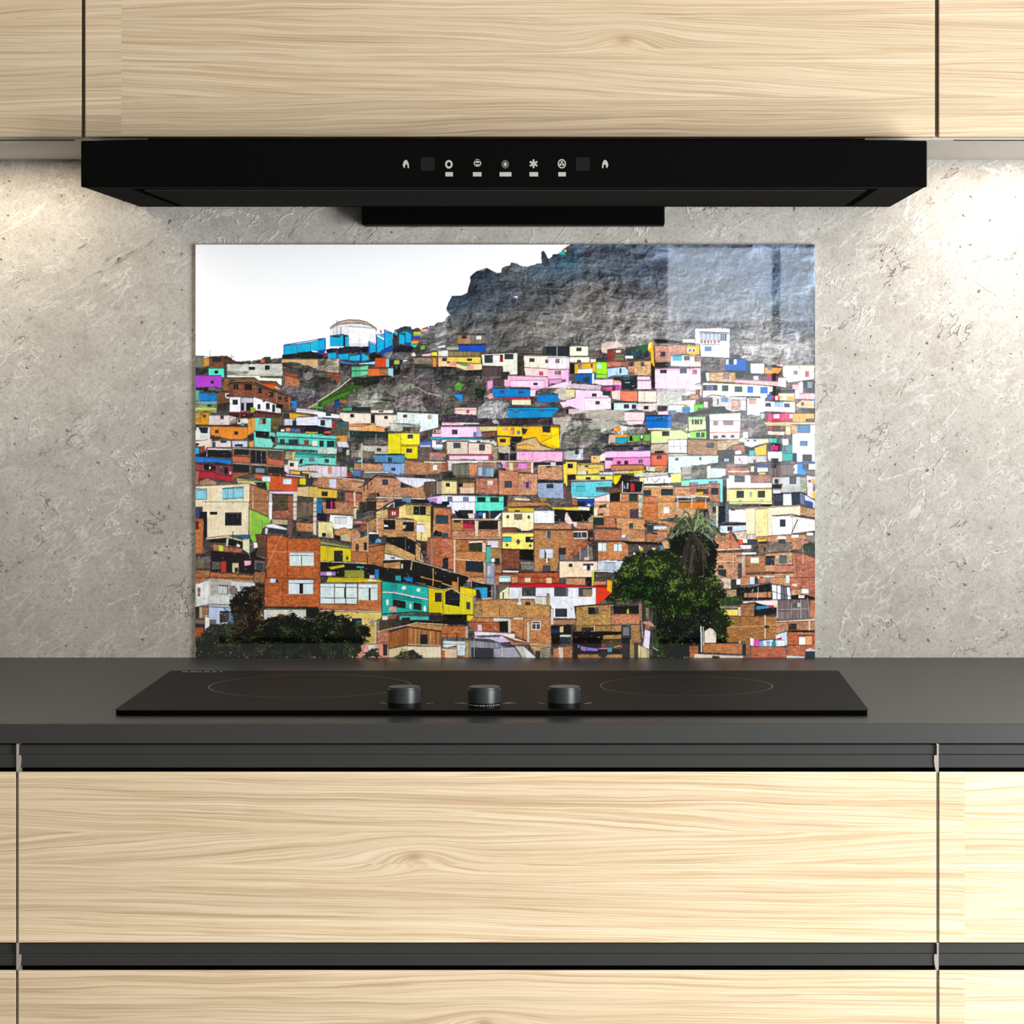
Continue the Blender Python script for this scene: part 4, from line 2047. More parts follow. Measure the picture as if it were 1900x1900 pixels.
/563:2.4 1287 986 1263 972 1244 987
/232:1.3 1272 980 1264 988
/453:1.3 1268 980 1260 991
/232:1.3 1263 979 1257 990
/454:1.3 1259 979 1252 988
/232:1.3 1255 979 1252 989
/786:1.3 1250 979 1244 983
/232:1.3 1246 978 1242 989
/785:2.4 1287 986 1301 968 1313 982
/563:1.3 1296 978 1304 988
/453:1.3 1299 977 1307 982
/454:1.3 1301 976 1309 982
/453:1.3 1304 976 1310 984
/232:1.3 1307 975 1313 982
/454:1.3 1309 974 1314 982
/895:1.3 1312 973 1315 979
/453:2.4 1287 986 1276 951 1268 949
/454:1.3 1280 967 1274 972
/232:1.3 1278 963 1277 968
/895:1.3 1276 959 1273 963
/786:1.3 1274 954 1274 959
/897:1.3 1272 950 1267 958
/453:1.3 1270 946 1267 956
/454:1.3 1269 942 1270 948
/895:2.4 1287 986 1269 958 1255 967
/453:1.3 1276 973 1268 982
/453:1.3 1273 971 1265 976
/453:1.3 1269 969 1266 976
/786:1.3 1266 966 1265 976
/232:1.3 1263 964 1262 972
/453:1.3 1260 962 1255 971
/895:1.3 1257 959 1250 966
/786:2.4 1287 986 1291 952 1294 951
/453:1.3 1289 967 1288 978
/897:1.3 1290 964 1290 968
/786:1.3 1291 960 1289 964
/454:1.3 1291 956 1296 966
/453:1.3 1292 952 1293 962
/563:1.3 1293 948 1290 958
/786:1.3 1294 944 1297 950
/895:2.4 1287 986 1297 962 1306 966
/453:1.3 1293 972 1297 979
/786:1.3 1295 970 1302 974
/454:1.3 1297 968 1297 975
/895:1.3 1299 965 1301 974
/785:1.3 1301 963 1302 967
/897:1.3 1303 960 1306 966
/454:1.3 1305 958 1311 964
/453:2.4 1287 986 1290 959 1293 961
/453:1.3 1289 971 1293 976
/453:1.3 1290 968 1287 976
/454:1.3 1290 965 1294 970
/895:1.3 1291 962 1289 972
/453:1.3 1291 959 1292 964
/563:1.3 1292 956 1294 966
/897:1.3 1293 954 1294 958
/895:2.4 1287 986 1297 953 1305 952
/453:1.3 1293 968 1294 975
/454:1.3 1295 964 1300 974
/454:1.3 1297 960 1303 967
/785:1.3 1299 957 1304 962
/895:1.3 1301 953 1302 964
/786:1.3 1303 949 1303 956
/563:1.3 1304 945 1304 952
/454:2.4 1287 986 1309 988 1327 1011
/785:1.3 1301 988 1309 993
/454:1.3 1305 990 1307 997
/785:1.3 1309 992 1312 997
/897:1.3 1313 995 1322 1003
/785:1.3 1317 997 1323 1001
/786:1.3 1321 999 1330 1003
/785:1.3 1325 1001 1333 1005
/785:2.4 1287 986 1310 975 1330 992
/895:1.3 1302 982 1305 989
/232:1.3 1306 982 1309 987
/454:1.3 1310 982 1315 989
/897:1.3 1315 982 1321 989
/895:1.3 1319 983 1329 987
/453:1.3 1323 983 1329 992
/785:1.3 1327 983 1331 992
/453:2.4 1287 986 1304 982 1317 1002
/454:1.3 1298 985 1301 994
/895:1.3 1301 986 1309 991
/232:1.3 1304 987 1307 996
/786:1.3 1307 989 1315 996
/897:1.3 1310 990 1315 998
/786:1.3 1313 991 1319 997
/454:1.3 1316 992 1325 998
/453:2.4 1287 986 1313 970 1334 985
/897:1.3 1303 979 1305 985
/454:1.3 1308 979 1311 987
/232:1.3 1313 978 1317 985
/897:1.3 1317 978 1322 986
/895:1.3 1322 978 1328 982
/453:1.3 1327 977 1329 987
/786:1.3 1331 977 1341 983
/786:2.4 1287 986 1306 961 1322 971
/453:1.3 1299 974 1302 984
/563:1.3 1303 973 1306 981
/895:1.3 1306 971 1312 979
/897:1.3 1310 969 1317 979
/785:1.3 1313 967 1318 977
/786:1.3 1316 965 1321 969
/453:1.3 1320 963 1326 971
/453:2.4 1287 986 1272 958 1260 968
/454:1.3 1278 973 1271 982
/897:1.3 1275 971 1272 976
/453:1.3 1272 969 1270 978
/453:1.3 1270 966 1262 975
/563:1.3 1267 964 1264 974
/453:1.3 1264 962 1264 971
/563:1.3 1262 960 1255 969
@ 360 1070 7.917
#d63 25 10 240 0 240 50 60 110 25 120
#c63 240 0 880 20 880 70 240 20
ddd 25 90 230 20 900 80 905 200 1030 300 1030 600 640 700 330 690 210 640 220 400 25 440
eee 60 90 230 40 220 390 60 430
~cba 240 20 560 40 560 110 520 260 250 280
cdd 365 120 500 130 500 250 365 250
/445:10 365 120 500 125 500 250 365 250
/445:5 423 125 423 250
877 525 160 640 160 640 240 525 240
877 550 132 618 270
~9bb 680 145 800 145 800 220 680 220
/445:8 670 140 800 145
/445:5 725 145 725 215
#b54 60 155 100 155 95 285 60 285
/b98:14 130 440 220 400 520 440
acc 530 280 650 280 650 400 530 400
bbb 220 390 540 400 540 450 220 430
36b 300 430 380 450 340 480
bce 225 430 530 450 650 690 330 690 230 640
69c 440 450 620 560 640 660 530 680
433 380 500 520 500 520 665 380 665
554 445 510 515 510 515 665 460 665
333 25 440 220 430 220 600 130 600 25 600
#a75 130 440 215 430 215 600 130 600
ca8 85 440 125 440 125 600 85 600
765 25 610 330 630 330 690 25 680
223 25 690 430 700 300 740 25 735
#c42 25 740 290 740 270 900 25 890
eee 165 570 235 590 235 890 165 890
/ccb:10 165 568 240 570
#532 905 90 1030 110 1030 600 905 300
222 905 110 1030 115 1030 150 905 145
#d52 1040 10 1860 20 1850 440 1035 430
/622:10 1040 20 1040 430
/622:10 1853 20 1853 440
/732:10 1310 40 1305 400
def 1120 25 1205 85
223 1205 30 1240 85
def 1395 35 1757 255
/334:8 1395 92 1757 96
222 1550 95 1608 245
/433:20 1035 445 1850 445
ddc 1035 470 1650 470 1650 620 1035 620
#b43 1225 545 1345 600
222 1655 460 1840 460 1840 600 1655 600
#d63 1840 390 1900 390 1900 470 1840 480
dcb 1840 480 1900 480 1900 500 1840 500
dee 1860 90 1900 90 1900 385 1860 385
ccd 1040 560 1200 540 1100 620
@ 590 1070 7.917
#d52 0 0 40 20 30 470 0 450
dc1 150 0 740 20 940 40 940 80 500 75 130 70
cb1 400 0 680 0 680 50 400 40
eee 740 30 860 40 860 60 740 60
dee 40 90 580 95 575 395 40 390
/344:9 40 145 575 152
/345:12 247 90 243 385
/345:12 412 90 408 390
/345:10 40 305 575 312
222 388 150 415 310
#d63 580 75 940 75 940 500 580 480 580 340
#d63 30 390 600 395 600 490 30 470
dee 598 95 880 340
/344:8 600 160 870 162
111 750 165 775 340
/622:8 588 90 583 380
/622:8 935 80 935 490
dba 20 475 940 490 940 520 20 500
ec6 210 500 940 510 930 620 870 620 840 980 560 1180 240 1100
db5 500 760 850 700 850 950 620 960
234 500 605 645 740
467 570 640 640 640 640 740 570 740
%a98 745 670 795 610 845 660 795 710
#876 845 640 905 620 905 800 860 800
dcb 840 640 862 640 862 1000 840 990
e9a 560 960 880 980 880 1190 540 1190
d96 500 960 720 960 640 1190 500 1190
eed 740 980 850 980 840 1060 740 1060
%543 905 610 1200 560 1240 700 1050 760 905 800
#433 1000 570 1340 600 1300 700 1200 720 1060 740
1ba 945 55 1590 140 1625 160 1620 520 945 550
199 1080 70 1165 80 1160 200 1080 195
eee 945 200 1150 215 1625 310 1620 335 1520 320 1140 240 945 230
199 1090 245 1520 330 1520 480 1090 420
2ba 1090 300 1520 360 1520 490 1090 440
322 1100 325 1290 360 1290 465 1100 430
322 1405 370 1520 390 1520 490 1405 470
oeee 1265 160 32 28
oeee 1478 190 30 28
oeee 1023 370 20 45
oeee 1360 430 14 45
oeee 1570 465 20 45
eee 1370 285 1420 290 1410 305 1370 300
#c99 1040 420 1160 425 1160 520 1040 520
1ba 945 550 1100 540 1040 600 945 600
eee 945 575 1025 630
#a54 1030 560 1160 570 1150 610 1030 620
/322:16 950 545 1420 510 1900 540
3cb 1200 560 1900 580 1900 630 1200 630
433 1630 560 1900 580 1900 640 1630 630
#322 1230 600 1350 590 1360 660 1290 700 1230 690
221 1370 640 1900 640 1900 680 1450 670 1330 690
2aa 1140 0 1220 0 1220 60 1140 50
17c 1240 0 1395 0 1390 80 1280 70
221 1220 0 1240 0 1300 60 1400 80 1590 140 1580 90 1400 70 1395 0 1840 0 1840 170 1620 150 1220 60
221 1700 50 1900 100 1900 180 1850 180 1610 130
/d94:14 1695 0 1690 130
/d94:12 1510 0 1900 90
/ccb:8 1600 130 1840 190 1900 180
ec0 1625 150 1840 190 1835 530 1625 520
ec0 1850 200 1900 190 1900 530 1845 530
433 1718 230 1825 365
334 1870 200 1900 400
#d75 870 790 1040 780 1040 960 870 970
#d84 1310 700 1440 675 1900 710 1900 800 1800 790 1300 720
/dba:10 870 800 1300 710 1440 670 1900 700
%a63 1040 810 1310 730 1310 990 1045 1040
%b74 1320 730 1810 800 1800 1000 1320 990
/532:12 1040 800 1310 725 1830 795
/ca7:14 1440 760 1435 990
/ca7:10 1658 790 1655 990
234 1505 845 1612 985
/ca9:14 1320 990 1800 1005
dc9 1045 1050 1310 1000 1310 1080 1100 1180 1040 1180
edb 1310 1010 1810 1015 1810 1190 1520 1190 1400 1060 1310 1090
e97 870 970 1040 960 1040 1180 870 1180
233 955 980 1025 980 1020 1150 960 1150
#d63 1815 1070 1870 1080 1865 1190 1815 1190
#765 1810 810 1900 820 1900 900 1840 900
edc 1870 1040 1900 1040 1900 1190 1870 1190
dee 1840 930 1900 920 1900 1035 1840 1030
@ 820 1070 7.917
221 0 0 530 0 520 40 380 60 230 200 150 170 0 80
/da7:12 235 0 235 210
/da7:12 435 40 435 150
/aaa:6 395 0 385 140
/da8:14 0 90 150 140 240 210
d83 150 60 220 80 220 200 150 150
#d85 380 0 640 0 640 110 400 70
/ccb:12 360 55 630 90
99a 640 0 775 0 775 120 640 100
222 440 60 650 110 720 120 720 320 440 150
2ad 440 150 670 145 670 320 510 300 500 180
234 500 180 550 190 580 270 575 320 510 300
c8a 590 310 700 300 780 300 780 335 590 335
#655 720 110 830 120 830 320 720 320
/ccc:8 735 150 735 320
/bbb:8 780 100 780 320
#c64 780 0 840 0 840 130 780 110
cee 838 0 1010 70
#d75 1030 0 1115 0 1115 80 1030 90
#c42 1120 0 1720 0 1720 80 1120 100
ddc 1220 10 1300 75
cc9 1530 10 1612 90
#765 830 90 1000 100 980 140 850 240 830 240
d12 990 95 1900 90 1900 155 980 140
feb 850 220 980 130 985 320 845 320
433 890 220 910 320
eef 985 145 1900 155 1900 610 1640 600 1600 420 1370 410 1360 320 985 320
555 1175 155 1378 280
343 1240 180 1310 280
556 1648 155 1850 285
345 1663 465 1835 585
ddc 1370 280 1590 280 1590 415 1370 410
#a86 1540 240 1580 240 1580 420 1530 420
/444:6 1450 280 1450 410
fd0 270 135 505 180 500 280 460 290 270 240
ed1 0 180 20 190 150 170 270 240 460 295 460 550 0 545
/cb9:14 0 185 20 185 150 165 280 250 470 295
/333:7 18 190 15 540
223 50 215 145 180 265 250 262 435 48 400
445 360 365 420 370 418 485 360 470
fd1 370 560 460 570 460 650 370 640
221 20 550 370 560 370 700 20 690
#876 460 300 500 260 510 420 490 650 460 640
#d63 0 700 380 720 380 890 0 880
#d84 510 340 840 320 1600 420 1600 580 850 580 490 590
#d85 840 325 1360 325 1360 420 860 420
#b84 480 410 580 400 580 590 470 590
/622:10 845 430 845 580
/522:10 1590 430 1590 980
222 1230 370 1300 370 1300 410 1225 410
eee 1110 370 1165 410
ddc 1125 200 1155 200 1155 370 1125 370
#d74 470 590 1600 590 1600 990 1300 990 1220 920 1070 870 1070 800 400 720 400 660
/b98:10 500 580 1600 590
#c53 400 650 840 660 850 800 480 790 400 720
ddd 755 590 1005 605 1005 640 755 655
ddc 1050 595 1190 620
221 840 650 970 650 970 810 850 800
dcb 975 630 1015 630 1015 810 975 820
/622:8 1200 600 1195 900
dcb 1245 645 1285 650 1285 960 1245 960
556 1320 650 1448 770
/eee:12 1320 650 1448 650 1448 770 1320 770 1320 650
/eee:10 1320 685 1448 685
/eee:10 1383 685 1383 770
b55 450 700 500 700 500 740 450 740
dce 525 700 585 700 585 790 525 790
fef 475 790 1070 825 1070 920 870 850 480 860
dce 480 850 560 880 780 870 840 870 870 850 1070 940 1220 960 1300 970 1290 990 1020 990 870 970 700 910 480 900
447 860 960 1000 950 1030 990 900 990
c64 870 850 1070 940 1280 960 1290 990 1040 980
eca 910 860 1100 900 1250 960 1080 930
%99a 400 920 860 960 870 1010 1060 1020 1170 1180 400 1170
334 430 1030 755 1045 755 1190 430 1190
aab 760 1040 1060 1020 1170 1180 790 1180
/ccc:8 475 900 475 1170
/ddd:8 880 1000 885 1180
eee 1060 1000 1200 1010 1400 1190 1200 1190
ccb 1070 1010 1180 1010 1230 1180 1180 1180
#d95 1300 1000 1600 1000 1590 1190 1400 1190 1300 1020
#987 1440 1040 1590 1020 1590 1190 1440 1190
433 1370 1080 1440 1190
/ccb:14 1290 990 1590 1000
#c64 1640 1040 1720 1030 1720 1190 1640 1190
dba 1710 1020 1780 1020 1780 1190 1720 1190
#d63 1790 1020 1900 1010 1900 1190 1790 1190
221 1600 720 1900 700 1900 840 1730 840 1740 990 1620 1030
dcc 1600 460 1640 460 1640 700 1600 700
#c75 1640 620 1900 620 1900 700 1640 700
136 1600 750 1725 760 1720 820 1600 820
cc9 1730 730 1780 720 1780 810 1730 810
345 1740 870 1890 870 1890 980 1740 980
eee 1735 850 1890 850 1890 875 1735 875
#dba 350 730 385 720 385 890 350 900
/433:10 0 830 240 825
/432:10 220 830 220 1040
/432:8 80 830 80 1030
dee 20 930 345 935 340 1150 230 1150 220 1050 20 1030
/567:8 20 980 340 990
#833 80 1030 220 1000 220 1040
eca 0 1040 220 1050 220 1190 50 1190 0 1060
#d53 0 1070 45 1080 45 1190 0 1190
#b96 345 910 395 920 395 1190 345 1190
#c53 240 1155 345 1155 345 1190 240 1190
a54 400 1165 440 1165 440 1190 400 1190
@ 1050 1070 7.917
#c86 0 10 280 10 280 120 0 120
222 300 20 380 20 380 130 300 120
ac3 380 0 405 0 405 130 380 130
#544 410 0 570 0 570 50 410 60
#e75 410 60 590 60 590 110 410 120
c12 0 110 300 125 660 130 660 155 0 155
e31 440 140 670 150 660 240 560 330 480 400 440 390
fa1 600 30 680 50 670 240 600 200
eef 0 150 440 150 440 400 120 430 145 610 0 600
/cde:6 90 200 90 400
555 185 160 385 290
876 250 170 385 290
#c74 300 260 385 290
667 0 155 30 285
223 0 465 15 585
#c75 0 620 145 620 145 700 0 680
222 0 690 80 700 80 800 0 800
#c84 150 430 660 400 660 700 150 720
/332:14 115 435 240 420 660 395
222 325 445 430 548
555 430 440 480 550
#d75 665 540 1080 540 1080 690 665 690
222 690 430 1070 420 1070 540 690 540
ad3 895 480 920 460 925 540 895 540
#a75 1070 380 1110 380 1120 640 1070 640
#777 680 350 700 540 680 540
/433:14 690 360 1150 320
/544:12 700 420 1060 390
#b74 160 710 660 710 660 790 160 800
#c74 670 700 810 700 810 800 670 800
#b74 950 700 1080 690 1100 960 960 960
433 230 740 410 740 410 800 230 800
/eee:8 415 710 415 800 250 805
445 815 710 945 710 945 900 815 900
778 840 730 930 730 930 860 840 860
211 100 800 815 800 820 1190 100 1190
#c84 540 850 810 840 810 910 545 910
#543 520 910 820 910 820 1060 520 1060
#c74 170 1130 830 1130 830 1190 170 1190
38d 170 1000 200 995 195 1040 175 1040
a6c 215 1010 300 1030 290 1090 220 1070
87d 300 1030 470 1050 460 1085 310 1080
d5b 480 1040 630 1040 620 1055 480 1055
39c 610 1040 675 1040 670 1100 610 1100
dd4 700 1030 790 1000 780 1020 700 1035
c37 790 995 830 1000 820 1040 790 1025
234 520 1080 580 1080 620 1130 560 1190 470 1160
333 820 900 940 900 940 1190 830 1190
#a85 940 900 1000 960 1000 1190 940 1190
#433 1000 960 1060 980 1060 1190 1000 1190
edf 1160 760 1240 790 1220 1060 1125 1050
%dc9 1055 985 1225 1060 1225 1190 1060 1190
#333 1120 390 1210 440 1220 620 1120 640
#876 1170 440 1215 460 1215 620 1170 610
#333 1240 780 1310 800 1310 1060 1230 1050
/776:5 1270 780 1270 1010
c98 1100 650 1240 640 1320 740 1170 700
/b98:12 1110 660 1130 900
#c74 1170 690 1230 700 1220 770 1160 760
/998:16 1270 1030 1355 1080
/556:8 1320 480 1320 1000
#c64 1810 1010 1900 990 1900 1190 1820 1190
ddb 0 850 60 860 60 890 0 890
345 0 880 65 880 65 980 0 980
#c64 0 1010 95 1010 95 1190 0 1190
@ 1280 1070 7.917
#dba 420 0 600 0 600 170 480 170 500 100
345 600 40 740 40 740 150 600 150
eee 680 30 740 30 740 110 680 110
#d86 740 0 880 0 880 110 740 130
cdf 878 0 945 108
444 945 0 990 100
#d75 1020 0 1110 0 1110 90 1020 90
777 1110 10 1180 80
#c86 1180 0 1500 0 1500 140 1180 90
cdf 1405 0 1457 88
#b65 1460 0 1835 0 1835 300 1700 260 1480 250
cb9 1560 30 1750 30
eca 1490 100 1570 95 1570 150 1500 130
#c97 1480 190 1640 160 1760 200 1740 260 1480 270
eee 1640 160 1740 170 1740 240 1640 240
222 600 160 900 150 1180 90 1200 330 780 340 690 270
#c75 790 230 1190 210 1190 300 790 300
/222:14 845 220 845 330
/222:14 1130 200 1130 320
/ddd:8 1000 150 990 330
fdd 780 350 1280 330 1280 420 1060 410 960 370 780 390
#a86 540 180 680 180 680 300 540 300
~351 430 330 560 290 760 280 760 400 430 410
eef 1195 105 1330 120 1330 330 1210 330
667 1330 125 1420 140 1440 320 1335 330
eee 1420 150 1460 155 1480 320 1435 325
/333:8 1195 205 1480 290
/333:6 1275 115 1275 330
/333:8 1195 100 1210 330
/333:8 1370 130 1390 320
222 1480 270 1640 250 1835 310 1835 330 1480 340
ecb 1590 260 1680 270 1680 310 1590 310
/444:10 960 365 700 405 440 420
#987 440 420 700 420 700 460 440 460
dd6 498 470 700 565
332 460 465 498 550
/aa4:5 620 470 620 560
#b64 740 400 940 380 950 570 740 600
dca 700 430 745 430 745 1000 715 1000
#b63 540 570 1280 570 1280 700 1250 900 540 960
222 940 450 980 380 1270 450 1270 520 1150 560 940 570
38b 970 430 1150 420 1150 455 970 480
b25 1150 420 1230 420 1230 445 1150 455
ec5 1230 420 1270 420 1270 445 1230 445
ccc 1270 350 1285 600
%766 1285 330 1750 320 1760 610 1285 630
%877 1285 490 1480 490 1480 620 1285 630
556 1500 380 1580 450
bbb 1570 380 1620 440
/aaa:8 1290 480 1750 465
/aaa:8 1490 380 1490 600
/aaa:8 1625 330 1625 600
/888:14 1720 300 1760 600
#c64 1760 330 1835 330 1835 610 1760 600
dba 1250 640 1740 610 1835 600 1835 640 1380 660 1250 660
#c75 1255 660 1835 640 1835 780 1430 780 1260 840
433 1440 680 1565 770
dba 1740 620 1760 780
/b96:14 540 735 1090 715 1250 700
/cba:14 1100 560 1100 900
322 1090 710 1160 750
222 1430 780 1835 785 1835 810 1430 800
#c53 1430 800 1835 810 1835 1190 1430 1190
#c75 1570 810 1835 820 1835 840 1570 840
c32 1590 850 1810 850 1810 1010 1590 1000
fff 1600 870 1695 995
ea6 1700 860 1795 995
/211:12 1430 1000 1600 1000
/211:8 1525 920 1525 1180
cdf 1260 840 1420 790 1430 1000 1260 1000
d12 1255 910 1345 880 1345 930 1260 940
eee 880 890 940 900 935 1010 880 1000
e1b 950 920 1010 920 1005 1015 945 1010
7ad 1015 940 1090 940 1085 1020 1015 1020
def 1060 925 1220 910 1210 1020 1090 1020
7ad 1120 940 1180 940 1175 1020 1120 1020
299 1195 950 1255 930 1260 1020 1195 1020
eef 1255 920 1390 920 1400 1010 1260 1020
#c63 190 970 760 970 760 1130 190 1110
#c53 890 1010 1410 1020 1410 1190 890 1190
#a53 820 900 880 900 890 1190 820 1190
222 770 980 820 980 820 1150 770 1150
edc 215 790 240 770 290 740 340 760 385 800 385 965 215 965
ccc 150 715 170 715 180 1100 160 1100
bbb 185 730 200 730 205 1000 190 1000
#c52 0 1010 120 1000 120 1120 0 1120
dcb 70 1120 520 1140 780 1150 780 1190 50 1190
#432 330 1150 430 1160 430 1190 320 1190
ddd 1420 1140 1680 1160 1680 1190 1410 1190
234 1690 1080 1750 1060 1835 1080 1835 1190 1690 1190
ccd 1695 1070 1760 1040 1835 1070 1835 1090 1695 1090
@ 0 0 1
^232 363 1182 400 1160 430 1152 470 1160 500 1145 540 1138 580 1150 605 1128 625 1140 652 1145 655 1160 680 1158 690 1175 675 1195 660 1220 363 1220
^242 363 1190 400 1200 420 1220 363 1220
^121 480 1180 600 1170 640 1190 620 1220 500 1220
^332 425 1122 440 1100 460 1088 475 1090 488 1105 485 1130 492 1150 475 1180 445 1175 432 1150
^443 455 1092 470 1085 486 1095 480 1115 460 1112
^352 672 1220 680 1206 700 1202 710 1220
^342 732 1220 745 1208 765 1202 785 1218 785 1220
^342 560 940 560 941
@ 0 0 1
^352 1318 1128 1345 1134 1364 1158 1346 1163 1353 1184 1336 1186 1322 1165"""
PW, PH, SS = 1149, 766, 2


def fbm(h, w, ch, cw, octs, seed, gain=0.5):
    r = np.random.RandomState(seed)
    out = np.zeros((h, w), np.float32); amp = 1.0; tot = 0
    for _ in range(octs):
        gh, gw = int(h/ch)+3, int(w/cw)+3
        g = r.rand(gh, gw).astype(np.float32)
        y = np.arange(h, dtype=np.float32)/ch; x = np.arange(w, dtype=np.float32)/cw
        yi = y.astype(int); xi = x.astype(int)
        fy = y-yi; fx = x-xi
        fy = (fy*fy*(3-2*fy))[:, None]; fx = (fx*fx*(3-2*fx))[None, :]
        a = g[yi][:, xi]; b = g[yi][:, xi+1]; c = g[yi+1][:, xi]; d = g[yi+1][:, xi+1]
        out += amp*((a*(1-fx)+b*fx)*(1-fy)+(c*(1-fx)+d*fx)*fy)
        tot += amp; amp *= gain; ch = max(ch/2, 1.0); cw = max(cw/2, 1.0)
    return out/tot-0.5


def paint_print():
    W, H = PW*SS, PH*SS
    img = np.zeros((H, W, 3), np.float32)
    gy = np.linspace(0, 1, H, dtype=np.float32)[:, None, None]
    img[:] = np.array([.972, .972, .985], np.float32)*(1-.0*gy)
    n1 = fbm(H, W, 40, 60, 5, 1)
    n2 = fbm(H, W, 8, 16, 3, 2)
    n3 = fbm(H, W, 3, 5, 2, 3)
    ridge = 1-np.abs(fbm(H, W, 22, 34, 4, 4))*6
    ridge2 = 1-np.abs(fbm(H, W, 9, 15, 3, 14))*6
    Hh = fbm(H, W, 70, 90, 7, 31, .56)+.10*np.clip(ridge, 0, 1)+.06*np.clip(ridge2, 0, 1)
    wy = (fbm(H, W, 50, 50, 3, 33)*46).astype(int); wx = (fbm(H, W, 50, 50, 3, 34)*60).astype(int)
    yi, xi_ = np.mgrid[0:H, 0:W]
    Hw = Hh[np.clip(yi+wy, 0, H-1), np.clip(xi_+wx-yi//3 % W, 0, W-1)]
    def emb(F, a, b):
        e = F-np.roll(F, (a, b), (0, 1)); return np.clip(e/e.std(), -2.4, 2.4)
    rel = .5*emb(Hw, -3, -4)+.5*emb(Hw, -7, -8)+.55*emb(Hh, -15, -17)+.3*emb(Hh, -2, -2)
    rock = .14*rel+.30*n1+.20*n3-.16*np.clip(ridge2-.55, 0, 1)
    stain = fbm(H, W, 40, 5, 3, 41)
    # bricks
    yy, xx = np.mgrid[0:H, 0:W]
    row = (yy//4); colm = ((xx+(row % 2)*5)//10)
    rr = np.random.RandomState(7).rand(1024, 1024).astype(np.float32)
    bh = rr[row % 1024, colm % 1024]-.5
    brick = .20*bh+.40*n3+.30*n2+np.where(yy % 4 == 0, -.05, 0.02)+.16*n1+.14*stain
    vert = fbm(H, W, 60, 3, 3, 9)
    plank = .8*vert+.15*n3
    smooth = .14*n2+.12*n3+.08*n1+.16*stain
    leafn = fbm(H, W, 5, 5, 2, 11)
    leafb = fbm(H, W, 26, 30, 3, 12)
    sparkle = np.clip((leafn+.9*leafb-.13)*6, 0, 1)

    # colours of the bare hill, sampled at scattered points and blended
    MC = """840 560 56 74 88,870 530 46 56 66,900 510 66 82 98,950 500 88 92 97,1000 490 72 86 100,1050 480 56 82 100,1100 480 88 96 108,1150 480 72 82 96
1200 500 84 94 110,1240 470 84 96 114,1300 480 84 95 112,1400 480 88 100 120,1490 480 90 104 122,1490 560 96 108 120,1440 520 84 98 120,1300 540 96 102 112
1250 560 100 98 102,1180 560 94 92 96,1100 550 108 103 100,1000 550 86 86 88,920 560 74 80 90,860 600 92 93 95,840 610 104 101 99,950 600 99 95 92
1000 620 120 114 108,1080 590 120 116 111,1150 600 148 143 138,1200 610 156 151 146,1290 590 102 105 110,1350 600 110 112 118,1400 620 142 138 138
1490 605 92 100 114,1490 640 156 150 150,1400 660 156 150 150,1250 600 138 135 136,820 630 114 111 108,1180 640 150 146 142,1060 640 130 128 126"""
    pts_ = np.array([[float(v) for v in q.split()] for q in MC.replace('\n', ',').split(',')], np.float32)
    gh, gw = H//16+1, W//16+1
    gyy_, gxx_ = np.mgrid[0:gh, 0:gw].astype(np.float32)*16
    gxx_ = gxx_/SS+363; gyy_ = gyy_/SS+454
    acc = np.zeros((gh, gw, 3), np.float32); tw = np.zeros((gh, gw, 1), np.float32)
    for q in pts_:
        wgt = (1/((gxx_-q[0])**2+(gyy_-q[1])**2*1.6+150)**1.6)[..., None]
        acc += wgt*q[2:5]/255; tw += wgt
    acc = acc/tw
    yb = np.arange(H)/16; xb = np.arange(W)/16
    y0_ = yb.astype(int); x0_ = xb.astype(int); fy_ = (yb-y0_)[:, None, None]; fx_ = (xb-x0_)[None, :, None]
    y1_ = np.minimum(y0_+1, gh-1); x1_ = np.minimum(x0_+1, gw-1)
    hill = ((acc[y0_][:, x0_]*(1-fx_)+acc[y0_][:, x1_]*fx_)*(1-fy_)+(acc[y1_][:, x0_]*(1-fx_)+acc[y1_][:, x1_]*fx_)*fy_).astype(np.float32)

    def tint(c, kind):
        c = np.array(c, np.float32); r_, g_, b_ = c; L = c.mean(); mx, mn = c.max(), c.min()
        if kind == '~':
            c = c*.58+L*.42
            return c*(.86 if L < .66 else .97)
        if kind == '#':
            k_ = .10 if r_-b_ < .42 else .24
            c = c*(1-k_)+L*k_; c[1] += .022 if r_-b_ < .42 else .038
            return c*.95
        if kind == '%':
            return c*.93
        if kind == '^':
            return c
        if L < .36 and mx-mn < .25:
            return (c*.55+L*.45)*.80
        if r_ > .8 and b_ > .65 and g_ < .8: c = c+(1-c)*.22; c[2] -= .02
        elif g_ > .65 and g_ >= r_ and g_ > b_+.15: c[0] = min(1, c[0]+.10); c = c*.9+L*.10
        elif mx-mn > .35: c = c*.86+L*.14
        else: c = c*.93+L*.07
        return c

    def shade(c, kind, sl):
        if kind == '*':
            return hill[sl]*.92*np.clip(1+rock[sl][..., None]*1.35, .30, 1.7)
        c = tint(c, kind)
        if kind == '#':
            k = 1+brick[sl][..., None]*np.array([.95, 1.05, 1.10], np.float32)
            return c*np.clip(k, .3, 1.6)
        if kind == '~':
            a_ = 1.35 if c.mean() < .6 else .40
            return c*np.clip(1+rock[sl][..., None]*a_, .3, 1.6)
        if kind == '%':
            return c*np.clip(1+plank[sl][..., None]*.8, .4, 1.5)
        if kind == '^':
            s = sparkle[sl][..., None]
            dark = c*(.30+.35*(leafb[sl][..., None]+.5))*np.array([1.05, .85, .95], np.float32)
            lite = c*1.55*np.array([1.25, 1.0, .75], np.float32)+.03
            return dark*(1-s*.75)+lite*s*.75
        return c*(1+smooth[sl][..., None])

    ox = oy = 0.0; sc = 1.0
